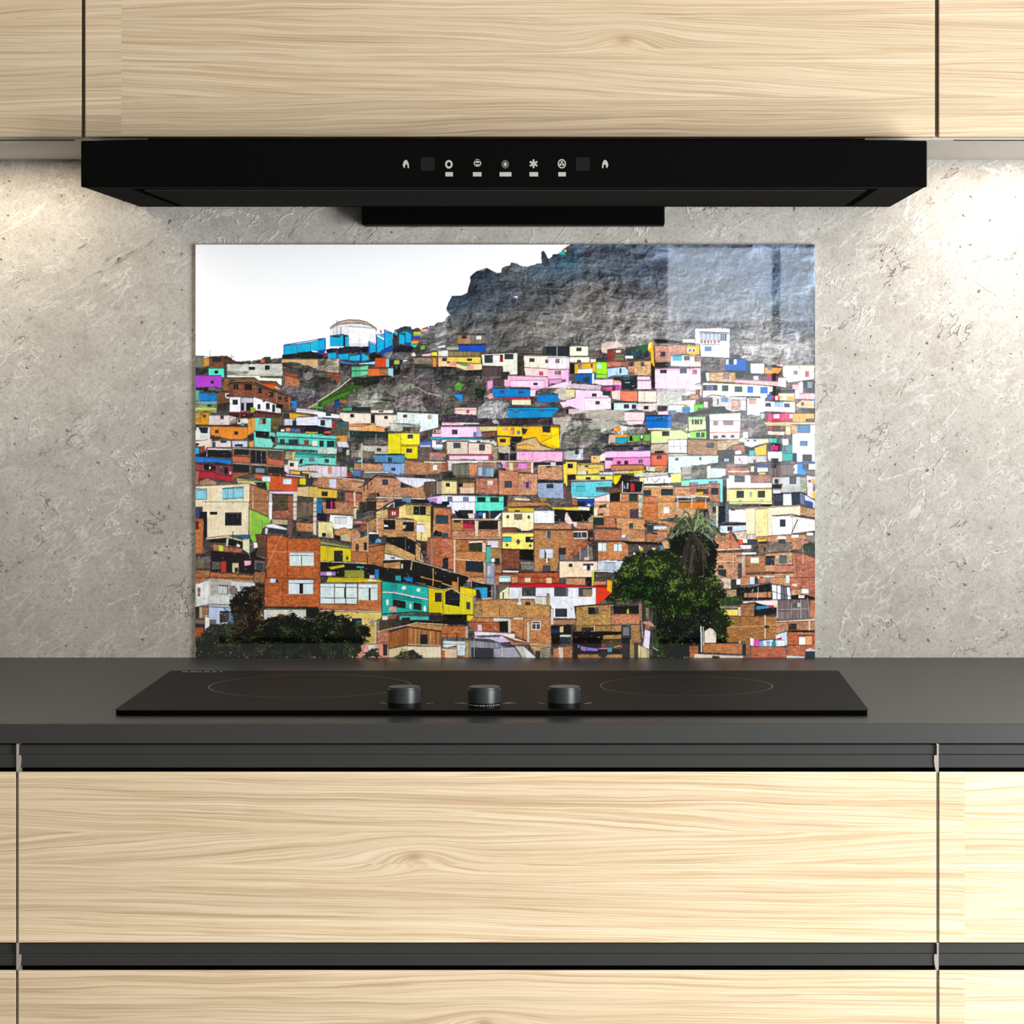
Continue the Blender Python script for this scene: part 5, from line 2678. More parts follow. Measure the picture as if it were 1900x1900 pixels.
    for line in PAINT.splitlines():
        t = line.split()
        if t[0] == '@':
            ox, oy, sc = float(t[1]), float(t[2]), float(t[3]); continue
        tok = t[0]; v = [float(a) for a in t[1:]]
        kind = ' '; wid = 0
        if tok[0] in '#~%^*':
            kind = tok[0]; tok = tok[1:]
        elif tok[0] == '/':
            kind = '/'; tok, wd = tok[1:].split(':'); wid = float(wd)
        elif tok[0] == 'o':
            kind = 'o'; tok = tok[1:]
        c = [int(ch, 16)/15 for ch in tok]
        if kind == 'o':
            cx, cy, rx, ry = v
            pts = [(cx+rx*math.cos(a*PI/9), cy+ry*math.sin(a*PI/9)) for a in range(18)]
        elif kind == '/':
            pts = list(zip(v[0::2], v[1::2]))
        elif len(v) == 4:
            x0, y0, x1, y1 = v
            pts = [(x0, y0), (x1, y0), (x1, y1), (x0, y1)]
        else:
            pts = list(zip(v[0::2], v[1::2]))
        P = [((ox+x/sc-363)*SS, (oy+y/sc-454)*SS) for x, y in pts]
        polys = []
        if kind == '/':
            hw = max(wid/sc*SS*.5, .55)
            for (xa, ya), (xb, yb) in zip(P[:-1], P[1:]):
                L = math.hypot(xb-xa, yb-ya)
                if L < 1e-3: continue
                nx, ny = -(yb-ya)/L*hw, (xb-xa)/L*hw
                polys.append([(xa+nx, ya+ny), (xb+nx, yb+ny), (xb-nx, yb-ny), (xa-nx, ya-ny)])
        else:
            polys.append(P)
        for q in polys:
            xs = [a for a, b in q]; ys = [b for a, b in q]
            X0 = max(int(math.floor(min(xs))), 0); X1 = min(int(math.ceil(max(xs)))+1, W)
            Y0 = max(int(math.floor(min(ys))), 0); Y1 = min(int(math.ceil(max(ys)))+1, H)
            if X1 <= X0 or Y1 <= Y0: continue
            gx = (np.arange(X0, X1)+.5)[None, :]; gyy = (np.arange(Y0, Y1)+.5)[:, None]
            if kind in '^~*':      # natural outlines are ragged
                jag = 14 if kind == '^' else 3
                wx = n2[Y0:Y1, X0:X1]*jag*SS+n3[Y0:Y1, X0:X1]*jag*SS*.7
                gx = gx+wx; gyy = gyy+wx[::-1, ::-1]
            inside = np.zeros((Y1-Y0, X1-X0), bool)
            for k in range(len(q)):
                xa, ya = q[k]; xb, yb = q[k-1]
                if ya == yb: continue
                cond = (ya > gyy) != (yb > gyy)
                xi = (xb-xa)*(gyy-ya)/(yb-ya)+xa
                inside ^= cond & (gx < xi)
            sl = (slice(Y0, Y1), slice(X0, X1))
            fill = shade(c, kind, sl)
            if kind in ' #%' and inside.sum() > 500:
                er = inside.copy()
                er[1:] &= inside[:-1]; er[:-1] &= inside[1:]
                er[:, 1:] &= inside[:, :-1]; er[:, :-1] &= inside[:, 1:]
                fill = np.where((inside & ~er)[..., None], fill*.70, fill)
                tp = inside.copy(); tp[3:] &= ~inside[:-3]
                fill = np.where(tp[..., None], fill*.62, fill)
            elif kind == ' ' and len(v) == 4 and 30 < inside.sum() < 900 and sum(c) < 1.35:
                fr = inside.copy()           # a small dark opening: frame, and often a mullion
                if fr.shape[0] > 6 and fr.shape[1] > 6:
                    fr[2:-2, 2:-2] = False
                    if (X0*7+Y0) % 3:
                        m_ = fr.shape[1]//2; fr[:, m_:m_+1] |= inside[:, m_:m_+1]
                    fill = np.where(fr[..., None], fill*.55+.22, fill*(1+1.2*n3[sl][..., None]))
            img[sl] = np.where(inside[..., None], fill, img[sl])
    # small clutter between the houses: cables, pipes, washing, antennas
    r = np.random.RandomState(21)
    pal = np.array([[.12, .12, .14], [.15, .13, .12], [.9, .88, .86], [.75, .45, .3], [.3, .25, .22], [.8, .78, .74],
                    [.2, .3, .45], [.95, .93, .92], [.1, .1, .12], [.45, .3, .22]], np.float32)
    for _ in range(5200):
        x = r.randint(0, W-30); y = r.randint(int(.27*H), H-20)
        if y < .33*H and x < .45*W: continue
        px = img[y, x]
        w_, h_ = [(r.randint(2, 10), r.randint(1, 3)), (r.randint(1, 3), r.randint(3, 11)), (r.randint(2, 5), r.randint(2, 4))][r.randint(3)]
        lum = px.mean()
        if px.max()-px.min() > .45 and r.rand() < .75: continue
        if lum > .8 and r.rand() < .7: continue
        cc = pal[r.randint(len(pal))]
        img[y:y+h_, x:x+w_] = img[y:y+h_, x:x+w_]*.35+cc*.65
    img = np.clip(img, .02, .985)
    img = img.reshape(PH, SS, PW, SS, 3).mean((1, 3))
    # a little unsharp masking, as in the print
    bl = img.copy()
    for ax in (0, 1):
        bl = (np.roll(bl, 1, ax)+bl+np.roll(bl, -1, ax))/3
    img = np.clip(img+.30*(img-bl), .01, .98)
    lin = np.where(img <= .04045, img/12.92, ((img+.055)/1.055)**2.4)
    return lin.astype(np.float32)


# ------------------------------------------------------------------ helpers
def link(name, bm, mat, parent=None, smooth=False, bevel=0.0, seg=2):
    bmesh.ops.remove_doubles(bm, verts=bm.verts, dist=1e-7)
    bmesh.ops.recalc_face_normals(bm, faces=bm.faces)
    me = bpy.data.meshes.new(name); bm.to_mesh(me); bm.free()
    mats = mat if isinstance(mat, (list, tuple)) else [mat]
    for m in mats: me.materials.append(m)
    o = bpy.data.objects.new(name, me); COL.objects.link(o)
    if smooth:
        for p in me.polygons: p.use_smooth = True
    if bevel:
        b = o.modifiers.new('bevel', 'BEVEL'); b.width = bevel; b.segments = seg; b.limit_method = 'ANGLE'
        b.angle_limit = math.radians(40)
    if parent:
        o.parent = parent; o.matrix_parent_inverse = parent.matrix_basis.inverted()
    return o


def tag(o, label=None, cat=None, group=None, kind=None):
    if label: o['label'] = label
    if cat: o['category'] = cat
    if group: o['group'] = group
    if kind: o['kind'] = kind
    return o


def thing(name, loc, label, cat, group=None):
    o = bpy.data.objects.new(name, None); COL.objects.link(o); o.location = loc
    o.empty_display_size = .05
    return tag(o, label, cat, group)


def box(bm, x0, x1, y0, y1, z0, z1, mi=0):
    vs = [bm.verts.new(p) for p in ((x0, y0, z0), (x1, y0, z0), (x1, y1, z0), (x0, y1, z0),
                                    (x0, y0, z1), (x1, y0, z1), (x1, y1, z1), (x0, y1, z1))]
    for f in ((0, 1, 2, 3), (4, 5, 6, 7), (0, 1, 5, 4), (1, 2, 6, 5), (2, 3, 7, 6), (3, 0, 4, 7)):
        fc = bm.faces.new([vs[i] for i in f]); fc.material_index = mi


def mbox(*a):
    bm = bmesh.new(); box(bm, *a); return bm


def prism_x(bm, prof, x0, x1):
    """profile in (y, z) swept along x"""
    a = [bm.verts.new((x0, y, z)) for y, z in prof]; b = [bm.verts.new((x1, y, z)) for y, z in prof]
    n = len(prof)
    for i in range(n):
        bm.faces.new((a[i], a[(i+1) % n], b[(i+1) % n], b[i]))
    bm.faces.new(a); bm.faces.new(b[::-1])


def prism_y(bm, pts, y0, y1):
    a = [bm.verts.new((x, y0, z)) for x, z in pts]; b = [bm.verts.new((x, y1, z)) for x, z in pts]
    n = len(pts)
    for i in range(n):
        bm.faces.new((a[i], a[(i+1) % n], b[(i+1) % n], b[i]))
    bm.faces.new(a); bm.faces.new(b[::-1])


def prism_z(bm, pts, z0, z1):
    a = [bm.verts.new((x, y, z0)) for x, y in pts]; b = [bm.verts.new((x, y, z1)) for x, y in pts]
    n = len(pts)
    for i in range(n):
        bm.faces.new((a[i], a[(i+1) % n], b[(i+1) % n], b[i]))
    bm.faces.new(a); bm.faces.new(b[::-1])


def lathe(bm, prof, cx, cy, n=64):
    rings = []
    for r, z in prof:
        if r < 1e-6: rings.append([bm.verts.new((cx, cy, z))])
        else: rings.append([bm.verts.new((cx+r*math.cos(2*PI*i/n), cy+r*math.sin(2*PI*i/n), z)) for i in range(n)])
    for A, B in zip(rings[:-1], rings[1:]):
        for i in range(n):
            j = (i+1) % n
            if len(A) == 1: bm.faces.new((A[0], B[i], B[j]))
            elif len(B) == 1: bm.faces.new((A[i], A[j], B[0]))
            else: bm.faces.new((A[i], A[j], B[j], B[i]))


# ------------------------------------------------------------------ materials
class NT:
    def __init__(s, name):
        s.m = bpy.data.materials.new(name); s.m.use_nodes = True
        s.t = s.m.node_tree; s.n = s.t.nodes
        s.b = s.n['Principled BSDF']

    def node(s, typ, **kw):
        nd = s.n.new(typ)
        for k, v in kw.items(): setattr(nd, k, v)
        return nd

    def put(s, sock, v):
        if isinstance(v, (int, float)): sock.default_value = v
        elif isinstance(v, (tuple, list)): sock.default_value = v
        else: s.t.links.new(v, sock)

    def math(s, op, a, b=0.0, c=None, clamp=False):
        nd = s.node('ShaderNodeMath', operation=op); nd.use_clamp = clamp
        s.put(nd.inputs[0], a); s.put(nd.inputs[1], b)
        if c is not None: s.put(nd.inputs[2], c)
        return nd.outputs[0]

    def pos(s):
        g = s.node('ShaderNodeNewGeometry'); sp = s.node('ShaderNodeSeparateXYZ')
        s.t.links.new(g.outputs['Position'], sp.inputs[0])
        return g.outputs['Position'], sp.outputs[0], sp.outputs[1], sp.outputs[2]

    def vec(s, x, y, z):
        c = s.node('ShaderNodeCombineXYZ'); s.put(c.inputs[0], x); s.put(c.inputs[1], y); s.put(c.inputs[2], z)
        return c.outputs[0]

    def noise(s, v, scale, detail=3, rough=.5, dist=0.0):
        nd = s.node('ShaderNodeTexNoise'); s.t.links.new(v, nd.inputs['Vector'])
        nd.inputs['Scale'].default_value = scale; nd.inputs['Detail'].default_value = detail
        nd.inputs['Roughness'].default_value = rough; nd.inputs['Distortion'].default_value = dist
        return nd.outputs['Fac']

    def ramp(s, f, stops, interp='LINEAR'):
        nd = s.node('ShaderNodeValToRGB'); s.put(nd.inputs[0], f); cr = nd.color_ramp; cr.interpolation = interp
        while len(cr.elements) < len(stops): cr.elements.new(.5)
        for e, (p, c) in zip(cr.elements, stops):
            e.position = p; e.color = tuple(c)+(1,) if len(c) == 3 else c
        return nd.outputs[0]

    def mix(s, f, a, b, mode='MIX'):
        nd = s.node('ShaderNodeMix', data_type='RGBA', blend_type=mode)
        s.put(nd.inputs[0], f)
        for i, v in ((6, a), (7, b)):
            if isinstance(v, (tuple, list)) and len(v) == 3: v = tuple(v)+(1,)
            s.put(nd.inputs[i], v)
        return nd.outputs[2]

    def bump(s, h, strength, dist):
        nd = s.node('ShaderNodeBump'); nd.inputs['Strength'].default_value = strength
        nd.inputs['Distance'].default_value = dist; s.t.links.new(h, nd.inputs['Height'])
        s.t.links.new(nd.outputs[0], s.b.inputs['Normal'])


def plain(name, col, rough=.5, metal=0, spec=.5, var=.06, scale=30):
    k = NT(name); p, x, y, z = k.pos()
    n = k.noise(p, scale, 4)
    c = k.mix(n, tuple(a*(1-var) for a in col), tuple(min(1, a*(1+var)) for a in col))
    k.put(k.b.inputs['Base Color'], c); k.b.inputs['Roughness'].default_value = rough
    k.b.inputs['Metallic'].default_value = metal; k.b.inputs['Specular IOR Level'].default_value = spec
    return k.m


def wood(name, jx, zo, knots, seed, gain=1.0):
    k = NT(name); p, x, y, z = k.pos()
    zz = k.math('ADD', z, zo)
    wob = k.math('MULTIPLY', k.math('SINE', k.math('MULTIPLY', zz, 118.0)), .0045)
    rowf = k.math('DIVIDE', k.math('ADD', zz, wob), .0265)
    row = k.math('FLOOR', rowf)
    cell = k.math('FLOOR', k.math('DIVIDE', k.math('SUBTRACT', x, jx), 1.7))
    wn = k.node('ShaderNodeTexWhiteNoise', noise_dimensions='3D')
    k.t.links.new(k.vec(row, cell, seed), wn.inputs['Vector'])
    sp = k.node('ShaderNodeSeparateColor'); k.t.links.new(wn.outputs['Color'], sp.inputs[0])
    r1, r2, r3 = sp.outputs[0], sp.outputs[1], sp.outputs[2]
    slope = k.math('MULTIPLY', k.math('SUBTRACT', r2, .5), .11)
    z1 = k.math('ADD', z, k.math('MULTIPLY', x, slope))
    big = k.noise(k.vec(k.math('MULTIPLY', x, 2.2), k.math('MULTIPLY', r1, 20.0), k.math('MULTIPLY', z, 14.0)), 1.0, 2)
    z1 = k.math('ADD', z1, k.math('MULTIPLY', k.math('SUBTRACT', big, .5), .022))
    small = k.noise(k.vec(k.math('MULTIPLY', x, 9.0), k.math('MULTIPLY', r1, 20.0), k.math('MULTIPLY', z, 40.0)), 1.0, 2)
    z1 = k.math('ADD', z1, k.math('MULTIPLY', k.math('SUBTRACT', small, .5), .005))
    kn = None
    for kx, kz in knots:
        dx = k.math('DIVIDE', k.math('SUBTRACT', x, kx), .045); dz = k.math('SUBTRACT', z, kz)
        q = k.math('ADD', k.math('MULTIPLY', dx, dx), k.math('POWER', k.math('ABSOLUTE', k.math('DIVIDE', dz, .014)), 2.0))
        e = k.math('EXPONENT', k.math('MULTIPLY', q, -1.0))
        z1 = k.math('ADD', z1, k.math('MULTIPLY', e, -.013))
        q2 = k.math('ADD', k.math('POWER', k.math('ABSOLUTE', k.math('DIVIDE', k.math('SUBTRACT', x, kx), .009)), 2.0),
                    k.math('POWER', k.math('ABSOLUTE', k.math('DIVIDE', k.math('ADD', dz, .003), .0045)), 2.0))
        e2 = k.math('EXPONENT', k.math('MULTIPLY', q2, -1.0))
        kn = e2 if kn is None else k.math('ADD', kn, e2)
    g1 = k.noise(k.vec(k.math('MULTIPLY', x, 5.0), k.math('MULTIPLY', r1, 31.0), k.math('MULTIPLY', z1, 880.0)), 1.0, 3, .6)
    g2 = k.noise(k.vec(k.math('MULTIPLY', x, 1.6), k.math('MULTIPLY', r1, 17.0), k.math('MULTIPLY', z1, 260.0)), 1.0, 2, .5)
    g3 = k.noise(k.vec(k.math('MULTIPLY', x, 40.0), 3.0, k.math('MULTIPLY', z, 900.0)), 1.0, 2, .5)
    g4 = k.noise(k.vec(k.math('MULTIPLY', x, 2.0), k.math('MULTIPLY', r1, 17.0), k.math('MULTIPLY', z1, 40.0)), 1.0, 1, .5)
    g = k.math('ADD', k.math('MULTIPLY', g1, .66), k.math('MULTIPLY', g2, .34))
    g = k.math('ADD', k.math('MULTIPLY', g, .90), k.math('MULTIPLY', g4, .10))
    c = k.ramp(g, [(.32, (.33, .220, .120)), (.43, (.450, .330, .200)), (.50, (.525, .402, .262)), (.57, (.575, .462, .325)), (.72, (.63, .535, .405))])
    tone = k.math('MULTIPLY', gain, k.math('ADD', .875, k.math('MULTIPLY', r3, .17)))
    c = k.mix(1.0, c, k.vec(tone, tone, tone), 'MULTIPLY')
    fine = k.math('ADD', .93, k.math('MULTIPLY', g3, .14))
    c = k.mix(1.0, c, k.vec(fine, fine, fine), 'MULTIPLY')
    # thin dark pore lines
    pore = k.noise(k.vec(k.math('MULTIPLY', x, 7.0), k.math('MULTIPLY', r1, 11.0), k.math('MULTIPLY', z1, 430.0)), 1.0, 2, .5)
    pl = k.math('MULTIPLY', k.math('SUBTRACT', .395, pore), 9.0, clamp=True)
    c = k.mix(k.math('MULTIPLY', pl, .50), c, (.29, .18, .085))
    if kn is not None:
        c = k.mix(k.math('MULTIPLY', kn, .6, clamp=True), c, (.27, .14, .055))
    fr = k.math('FRACT', rowf)
    edge = k.math('MULTIPLY', k.math('SUBTRACT', .03, fr), 22.0, clamp=True)
    c = k.mix(k.math('MULTIPLY', edge, .22), c, (.32, .21, .10))
    k.put(k.b.inputs['Base Color'], c); k.b.inputs['Roughness'].default_value = .55
    k.b.inputs['Specular IOR Level'].default_value = .25
    k.bump(g, .25, .0006)
    return k.m


def stone():
    k = NT('beige_limestone_plaster'); p, x, y, z = k.pos()
    u = k.math('ADD', k.math('MULTIPLY', x, .80), k.math('MULTIPLY', z, .60))       # along the diagonal streaks
    w = k.math('SUBTRACT', k.math('MULTIPLY', z, .80), k.math('MULTIPLY', x, .60))
    v2 = k.vec(k.math('MULTIPLY', u, .40), 0.0, w)
    base = k.noise(p, 5.0, 5, .6)
    c = k.ramp(base, [(.28, (.345, .318, .282)), (.5, (.395, .368, .332)), (.72, (.440, .416, .382))])
    med = k.noise(p, 85.0, 6, .78)
    c = k.mix(.85, c, k.ramp(med, [(.30, (.70, .685, .665)), (.42, (.90, .89, .88)), (.50, (1, 1, 1)), (.70, (1.0, 1.0, 1.0))]), 'MULTIPLY')
    mo = k.noise(p, 24.0, 5, .65)
    c = k.mix(.8, c, k.ramp(mo, [(.32, (.84, .82, .80)), (.5, (1, 1, 1)), (.68, (1.06, 1.06, 1.06))]), 'MULTIPLY')
    gr = k.noise(p, 260.0, 4, .75)
    c = k.mix(.8, c, k.ramp(gr, [(.30, (.62, .61, .59)), (.50, (.97, .97, .97)), (.60, (1, 1, 1))]), 'MULTIPLY')
    # pale streaky veins
    vn = k.noise(v2, 17.0, 5, .58, .5)
    vein = k.math('SUBTRACT', 1.0, k.math('MULTIPLY', k.math('ABSOLUTE', k.math('SUBTRACT', vn, .5)), 75.0), clamp=True)
    gate = k.math('MULTIPLY', k.math('SUBTRACT', k.noise(p, 6.0, 3), .42), 7.0, clamp=True)
    c = k.mix(k.math('MULTIPLY', k.math('MULTIPLY', vein, gate), .50), c, (.66, .64, .60))
    vb = k.noise(v2, 42.0, 4, .56, .3)
    vein2 = k.math('SUBTRACT', 1.0, k.math('MULTIPLY', k.math('ABSOLUTE', k.math('SUBTRACT', vb, .53)), 45.0), clamp=True)
    gate3 = k.math('MULTIPLY', k.math('SUBTRACT', k.noise(p, 14.0, 2), .44), 8.0, clamp=True)
    c = k.mix(k.math('MULTIPLY', k.math('MULTIPLY', vein2, gate3), .48), c, (.60, .575, .54))
    # hairline cracks, dark
    cn = k.noise(v2, 9.0, 6, .60, .6)
    crack = k.math('SUBTRACT', 1.0, k.math('MULTIPLY', k.math('ABSOLUTE', k.math('SUBTRACT', cn, .47)), 250.0), clamp=True)
    gate2 = k.math('MULTIPLY', k.math('SUBTRACT', k.noise(p, 16.0, 3, .6), .50), 14.0, clamp=True)
    ck = k.math('MULTIPLY', crack, gate2)
    c = k.mix(k.math('MULTIPLY', ck, .80), c, (.15, .115, .085))
    # small pits and rusty specks
    pn = k.noise(p, 130.0, 2, .5)
    pit = k.math('MULTIPLY', k.math('SUBTRACT', pn, .680), 22.0, clamp=True)
    c = k.mix(k.math('MULTIPLY', pit, .85), c, (.10, .075, .055))
    rn = k.noise(k.vec(x, 5.0, z), 55.0, 3, .6)
    rust = k.math('MULTIPLY', k.math('SUBTRACT', rn, .70), 16.0, clamp=True)
    c = k.mix(k.math('MULTIPLY', rust, .6), c, (.42, .24, .10))
    p2 = k.noise(p, 290.0, 2, .5)
    pit2 = k.math('MULTIPLY', k.math('SUBTRACT', p2, .655), 16.0, clamp=True)
    c = k.mix(k.math('MULTIPLY', pit2, .6), c, (.16, .13, .10))
    k.put(k.b.inputs['Base Color'], c); k.b.inputs['Roughness'].default_value = .85
    k.b.inputs['Specular IOR Level'].default_value = .2
    h = k.math('SUBTRACT', k.math('ADD', k.math('MULTIPLY', med, .6), k.math('MULTIPLY', k.math('MULTIPLY', vein, gate), .5)),
               k.math('ADD', k.math('MULTIPLY', pit, .9), k.math('MULTIPLY', ck, .9)))
    k.bump(h, .55, .004)
    return k.m


M_stone = stone()
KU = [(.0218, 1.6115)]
M_oak_wall = wood('light_oak_veneer_upper', -.5287, .013, KU, 3.0, .91)  # same oak as below, its colour darkened for the dimmer light up here
M_oak_base = wood('light_oak_veneer_lower', .3545, .004, [(-.1876, .7708), (-.119, .6075)], 8.0)
M_carcass = plain('grey_beige_melamine', (.42, .385, .345), .5)
M_gable = plain('greige_cabinet_edge', (.24, .212, .188), .6, spec=.2)
M_black_gap = plain('gap_shade_black', (.004, .004, .004), .9, spec=0)  # black painted in for the shade inside gaps and grooves
M_worktop = plain('anthracite_laminate', (.019, .0185, .0172), .42, spec=.50, var=.08, scale=60)
M_profile = plain('anthracite_aluminium_profile', (.022, .0215, .020), .42, spec=.3)
M_hood = plain('black_lacquered_steel', (.0014, .0014, .0013), .5, spec=.02)
M_hood_under = plain('black_satin_underside', (.024, .023, .021), .9, spec=0)
M_icon = plain('pale_print', (.30, .285, .255), .5, var=.25, scale=900)
M_icon_dim = plain('dim_grey_print', (.035, .035, .034), .5)
M_display = plain('smoked_display_window', (.006, .006, .006), .4, spec=.05)
M_hob = plain('black_ceramic_glass', (.011, .0108, .010), .6, spec=.07)
M_hob_edge = plain('black_glass_edge', (.0015, .0015, .0015), .6, spec=0)
M_ring = plain('faint_grey_screenprint', (.085, .078, .068), .4)
M_mark = plain('white_screenprint', (.40, .39, .36), .4)
M_knob = plain('dark_anodised_knob', (.034, .0355, .037), .36, metal=.45)
M_knob_base = plain('black_knob_base', (.004, .004, .004), .4, spec=.1)
M_glass_edge = plain('green_tinted_glass_edge', (.45, .55, .50), .15)
M_floor = plain('warm_grey_floor', (.34, .31, .28), .6)
M_white = plain('white_painted_metal', (.7, .69, .66), .4)

mp = NT('printed_hillside_town')
at = mp.node('ShaderNodeAttribute'); at.attribute_name = 'print'; at.attribute_type = 'GEOMETRY'
mp.put(mp.b.inputs['Base Color'], at.outputs['Color'])
mp.b.inputs['Roughness'].default_value = .015
mp.b.inputs['Specular IOR Level'].default_value = .5
M_print = mp.m

# ------------------------------------------------------------------ room shell
tag(link('wall_back', mbox(-1.9, 1.8, 0, .12, 0, 2.4), M_stone), kind='structure')
tag(link('floor', mbox(-4.5, 4.5, -6.6, .12, -.1, 0), M_floor), kind='structure')

# ------------------------------------------------------------------ wall cabinets
YF = -.315                      # front plane of the doors
ZB = 1.501


def wall_cabinet(x0, x1, label, slot):
    t = thing('wall_cabinet', ((x0+x1)/2, -.15, ZB), label, 'cabinet', 'oak wall cabinets above the worktop')
    bm = bmesh.new()
    box(bm, x0, x1, YF+.0215, -.002, ZB, 1.98)
    link('carcass', bm, M_carcass, t)
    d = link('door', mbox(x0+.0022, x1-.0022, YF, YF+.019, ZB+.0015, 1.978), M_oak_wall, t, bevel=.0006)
    if slot:
        a, b = slot
        link('light_slot', mbox(a, b, YF+.024, YF+.029, ZB-.0006, ZB+.0004), M_black_gap, t)
    return t


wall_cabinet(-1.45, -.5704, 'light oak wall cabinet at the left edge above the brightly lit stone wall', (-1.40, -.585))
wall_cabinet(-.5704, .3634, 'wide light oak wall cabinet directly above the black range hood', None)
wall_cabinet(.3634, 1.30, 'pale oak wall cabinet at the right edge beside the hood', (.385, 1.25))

# ------------------------------------------------------------------ range hood
hx0, hx1 = -.5625, .3461
hood = thing('range_hood', ((hx0+hx1)/2, -.18, 1.4439), 'wide slim black range hood with a row of small touch symbols', 'range hood')
bm = bmesh.new()
box(bm, hx0+.0012, hx1-.0012, -.366, -.001, 1.4439, 1.4925)
link('housing', bm, M_hood_under, hood, bevel=.0012)
link('front_panel', mbox(hx0, hx1, -.3705, -.3655, 1.4436, 1.4937), M_hood, hood, bevel=.0016, seg=3)
link('mounting_strip', mbox(-.500, .285, YF+.004, -.02, 1.4925, 1.5010), M_black_gap, hood)
# recessed filter panel in the underside, and the groove round it
bm = bmesh.new()
box(bm, hx0+.0615, hx1-.0615, -.3335, -.0445, 1.4420, 1.4440)
link('filter_panel', bm, M_hood_under, hood, bevel=.0006)
bm = bmesh.new()
gx0, gx1, gy0, gy1, g = hx0+.050, hx1-.050, -.345, -.033, .011
box(bm, gx0, gx1, gy0, gy0+g, 1.4434, 1.4440); box(bm, gx0, gx1, gy1-g, gy1, 1.4434, 1.4440)
box(bm, gx0, gx0+g, gy0+g, gy1-g, 1.4434, 1.4440); box(bm, gx1-g, gx1, gy0+g, gy1-g, 1.4434, 1.4440)
link('filter_gap', bm, M_black_gap, hood)
link('rear_duct_box', mbox(-.2893, .0714, -.047, -.0015, 1.4198, 1.4436), M_hood, hood, bevel=.0015)
mm = .00057875                                   # metres per photographed pixel on this front


def hp(px, py): return (px-1122)*mm, 1.25-(py-682)*mm


YI = -.3712


def ellipse_pts(cx, cz, rx, rz, n=20):
    return [(cx+rx*math.cos(2*PI*i/n), cz+rz*math.sin(2*PI*i/n)) for i in range(n)]


def ring_y(bm, cx, cz, r0, r1, n=24, rz=1.15):
    for i in range(n):
        a, b = 2*PI*i/n, 2*PI*(i+1)/n
        prism_y(bm, [(cx+r0*math.cos(a), cz+r0*rz*math.sin(a)), (cx+r1*math.cos(a), cz+r1*rz*math.sin(a)),
                     (cx+r1*math.cos(b), cz+r1*rz*math.sin(b)), (cx+r0*math.cos(b), cz+r0*rz*math.sin(b))], YI, YI+.0008)


def sym(name, bm, mat=None): return link(name, bm, mat or M_icon, hood)


# lamp symbols at both ends of the row (a small bell with a dark foot)
for px, s in ((753, 1), (1123, -1)):
    cx, cz = hp(px, 305)
    bm = bmesh.new()
    def q(u, v): return (cx+s*u*mm, cz-v*mm)
    prism_y(bm, [q(-1, -8), q(2, -8), q(5, -3), q(6, 3), q(6, 7), q(3.4, 7), q(3, 1), q(0, 0), q(-1.5, 4), q(-2, 7), q(-4, 6), q(-6, 1), q(-5, -1), q(-4, -5)], YI, YI+.0008)
    sym('lamp_symbol', bm)
for px in (793.5, 1081.5):
    cx, cz = hp(px, 304.5)
    bm = mbox(cx-13*mm, cx+13*mm, YI, YI+.0008, cz-12.5*mm, cz+12.5*mm)
    sym('display_window', bm, M_display)
cx, cz = hp(833, 305); bm = bmesh.new(); ring_y(bm, cx, cz, 3.6*mm, 7*mm); sym('timer_symbol', bm)
cx, cz = hp(886, 303); bm = bmesh.new()
prism_y(bm, ellipse_pts(cx, cz+4*mm, 5*mm, 3.5*mm), YI, YI+.0008)
ring_y(bm, cx, cz, 5*mm, 7*mm, rz=.9); box(bm, cx-5*mm, cx+5*mm, YI, YI+.0008, cz-4*mm, cz-2*mm); sym('low_speed_symbol', bm)
cx, cz = hp(937.5, 305); bm = bmesh.new(); prism_y(bm, ellipse_pts(cx, cz, 7*mm, 8*mm), YI, YI+.0008); sym('power_symbol', bm, M_icon_dim)
bm = bmesh.new(); prism_y(bm, ellipse_pts(cx, cz, 2.6*mm, 3.4*mm), YI-.0002, YI+.0008); sym('power_symbol', bm)
cx, cz = hp(990, 304); bm = bmesh.new()
for i in range(6):
    a = PI/6+i*PI/3; dx, dz = math.cos(a), math.sin(a); nx, nz = -dz, dx
    L, w1 = 8*mm, 1.7*mm
    prism_y(bm, [(cx+nx*w1, cz+nz*w1), (cx-nx*w1, cz-nz*w1), (cx+dx*L-nx*w1, cz+dz*L-nz*w1), (cx+dx*L+nx*w1, cz+dz*L+nz*w1)], YI-.00005*i, YI+.0008)
sym('fan_symbol', bm)
cx, cz = hp(1042.5, 304); bm = bmesh.new(); ring_y(bm, cx, cz, 5.6*mm, 7.6*mm)
for i in range(3):
    a = PI/2+i*2*PI/3
    prism_y(bm, ellipse_pts(cx+3*mm*math.cos(a), cz+3*mm*math.sin(a), 2.2*mm, 2.2*mm, 10), YI-.0001*i, YI+.0008)
sym('fan_symbol', bm)
for px, w in ((833.5, 14), (885.5, 16), (938, 22), (990.5, 16), (1043, 14)):
    cx, cz = hp(px, 323.5)
    sym('speed_bar', mbox(cx-w/2*mm, cx+w/2*mm, YI, YI+.0008, cz-4*mm, cz+4*mm))

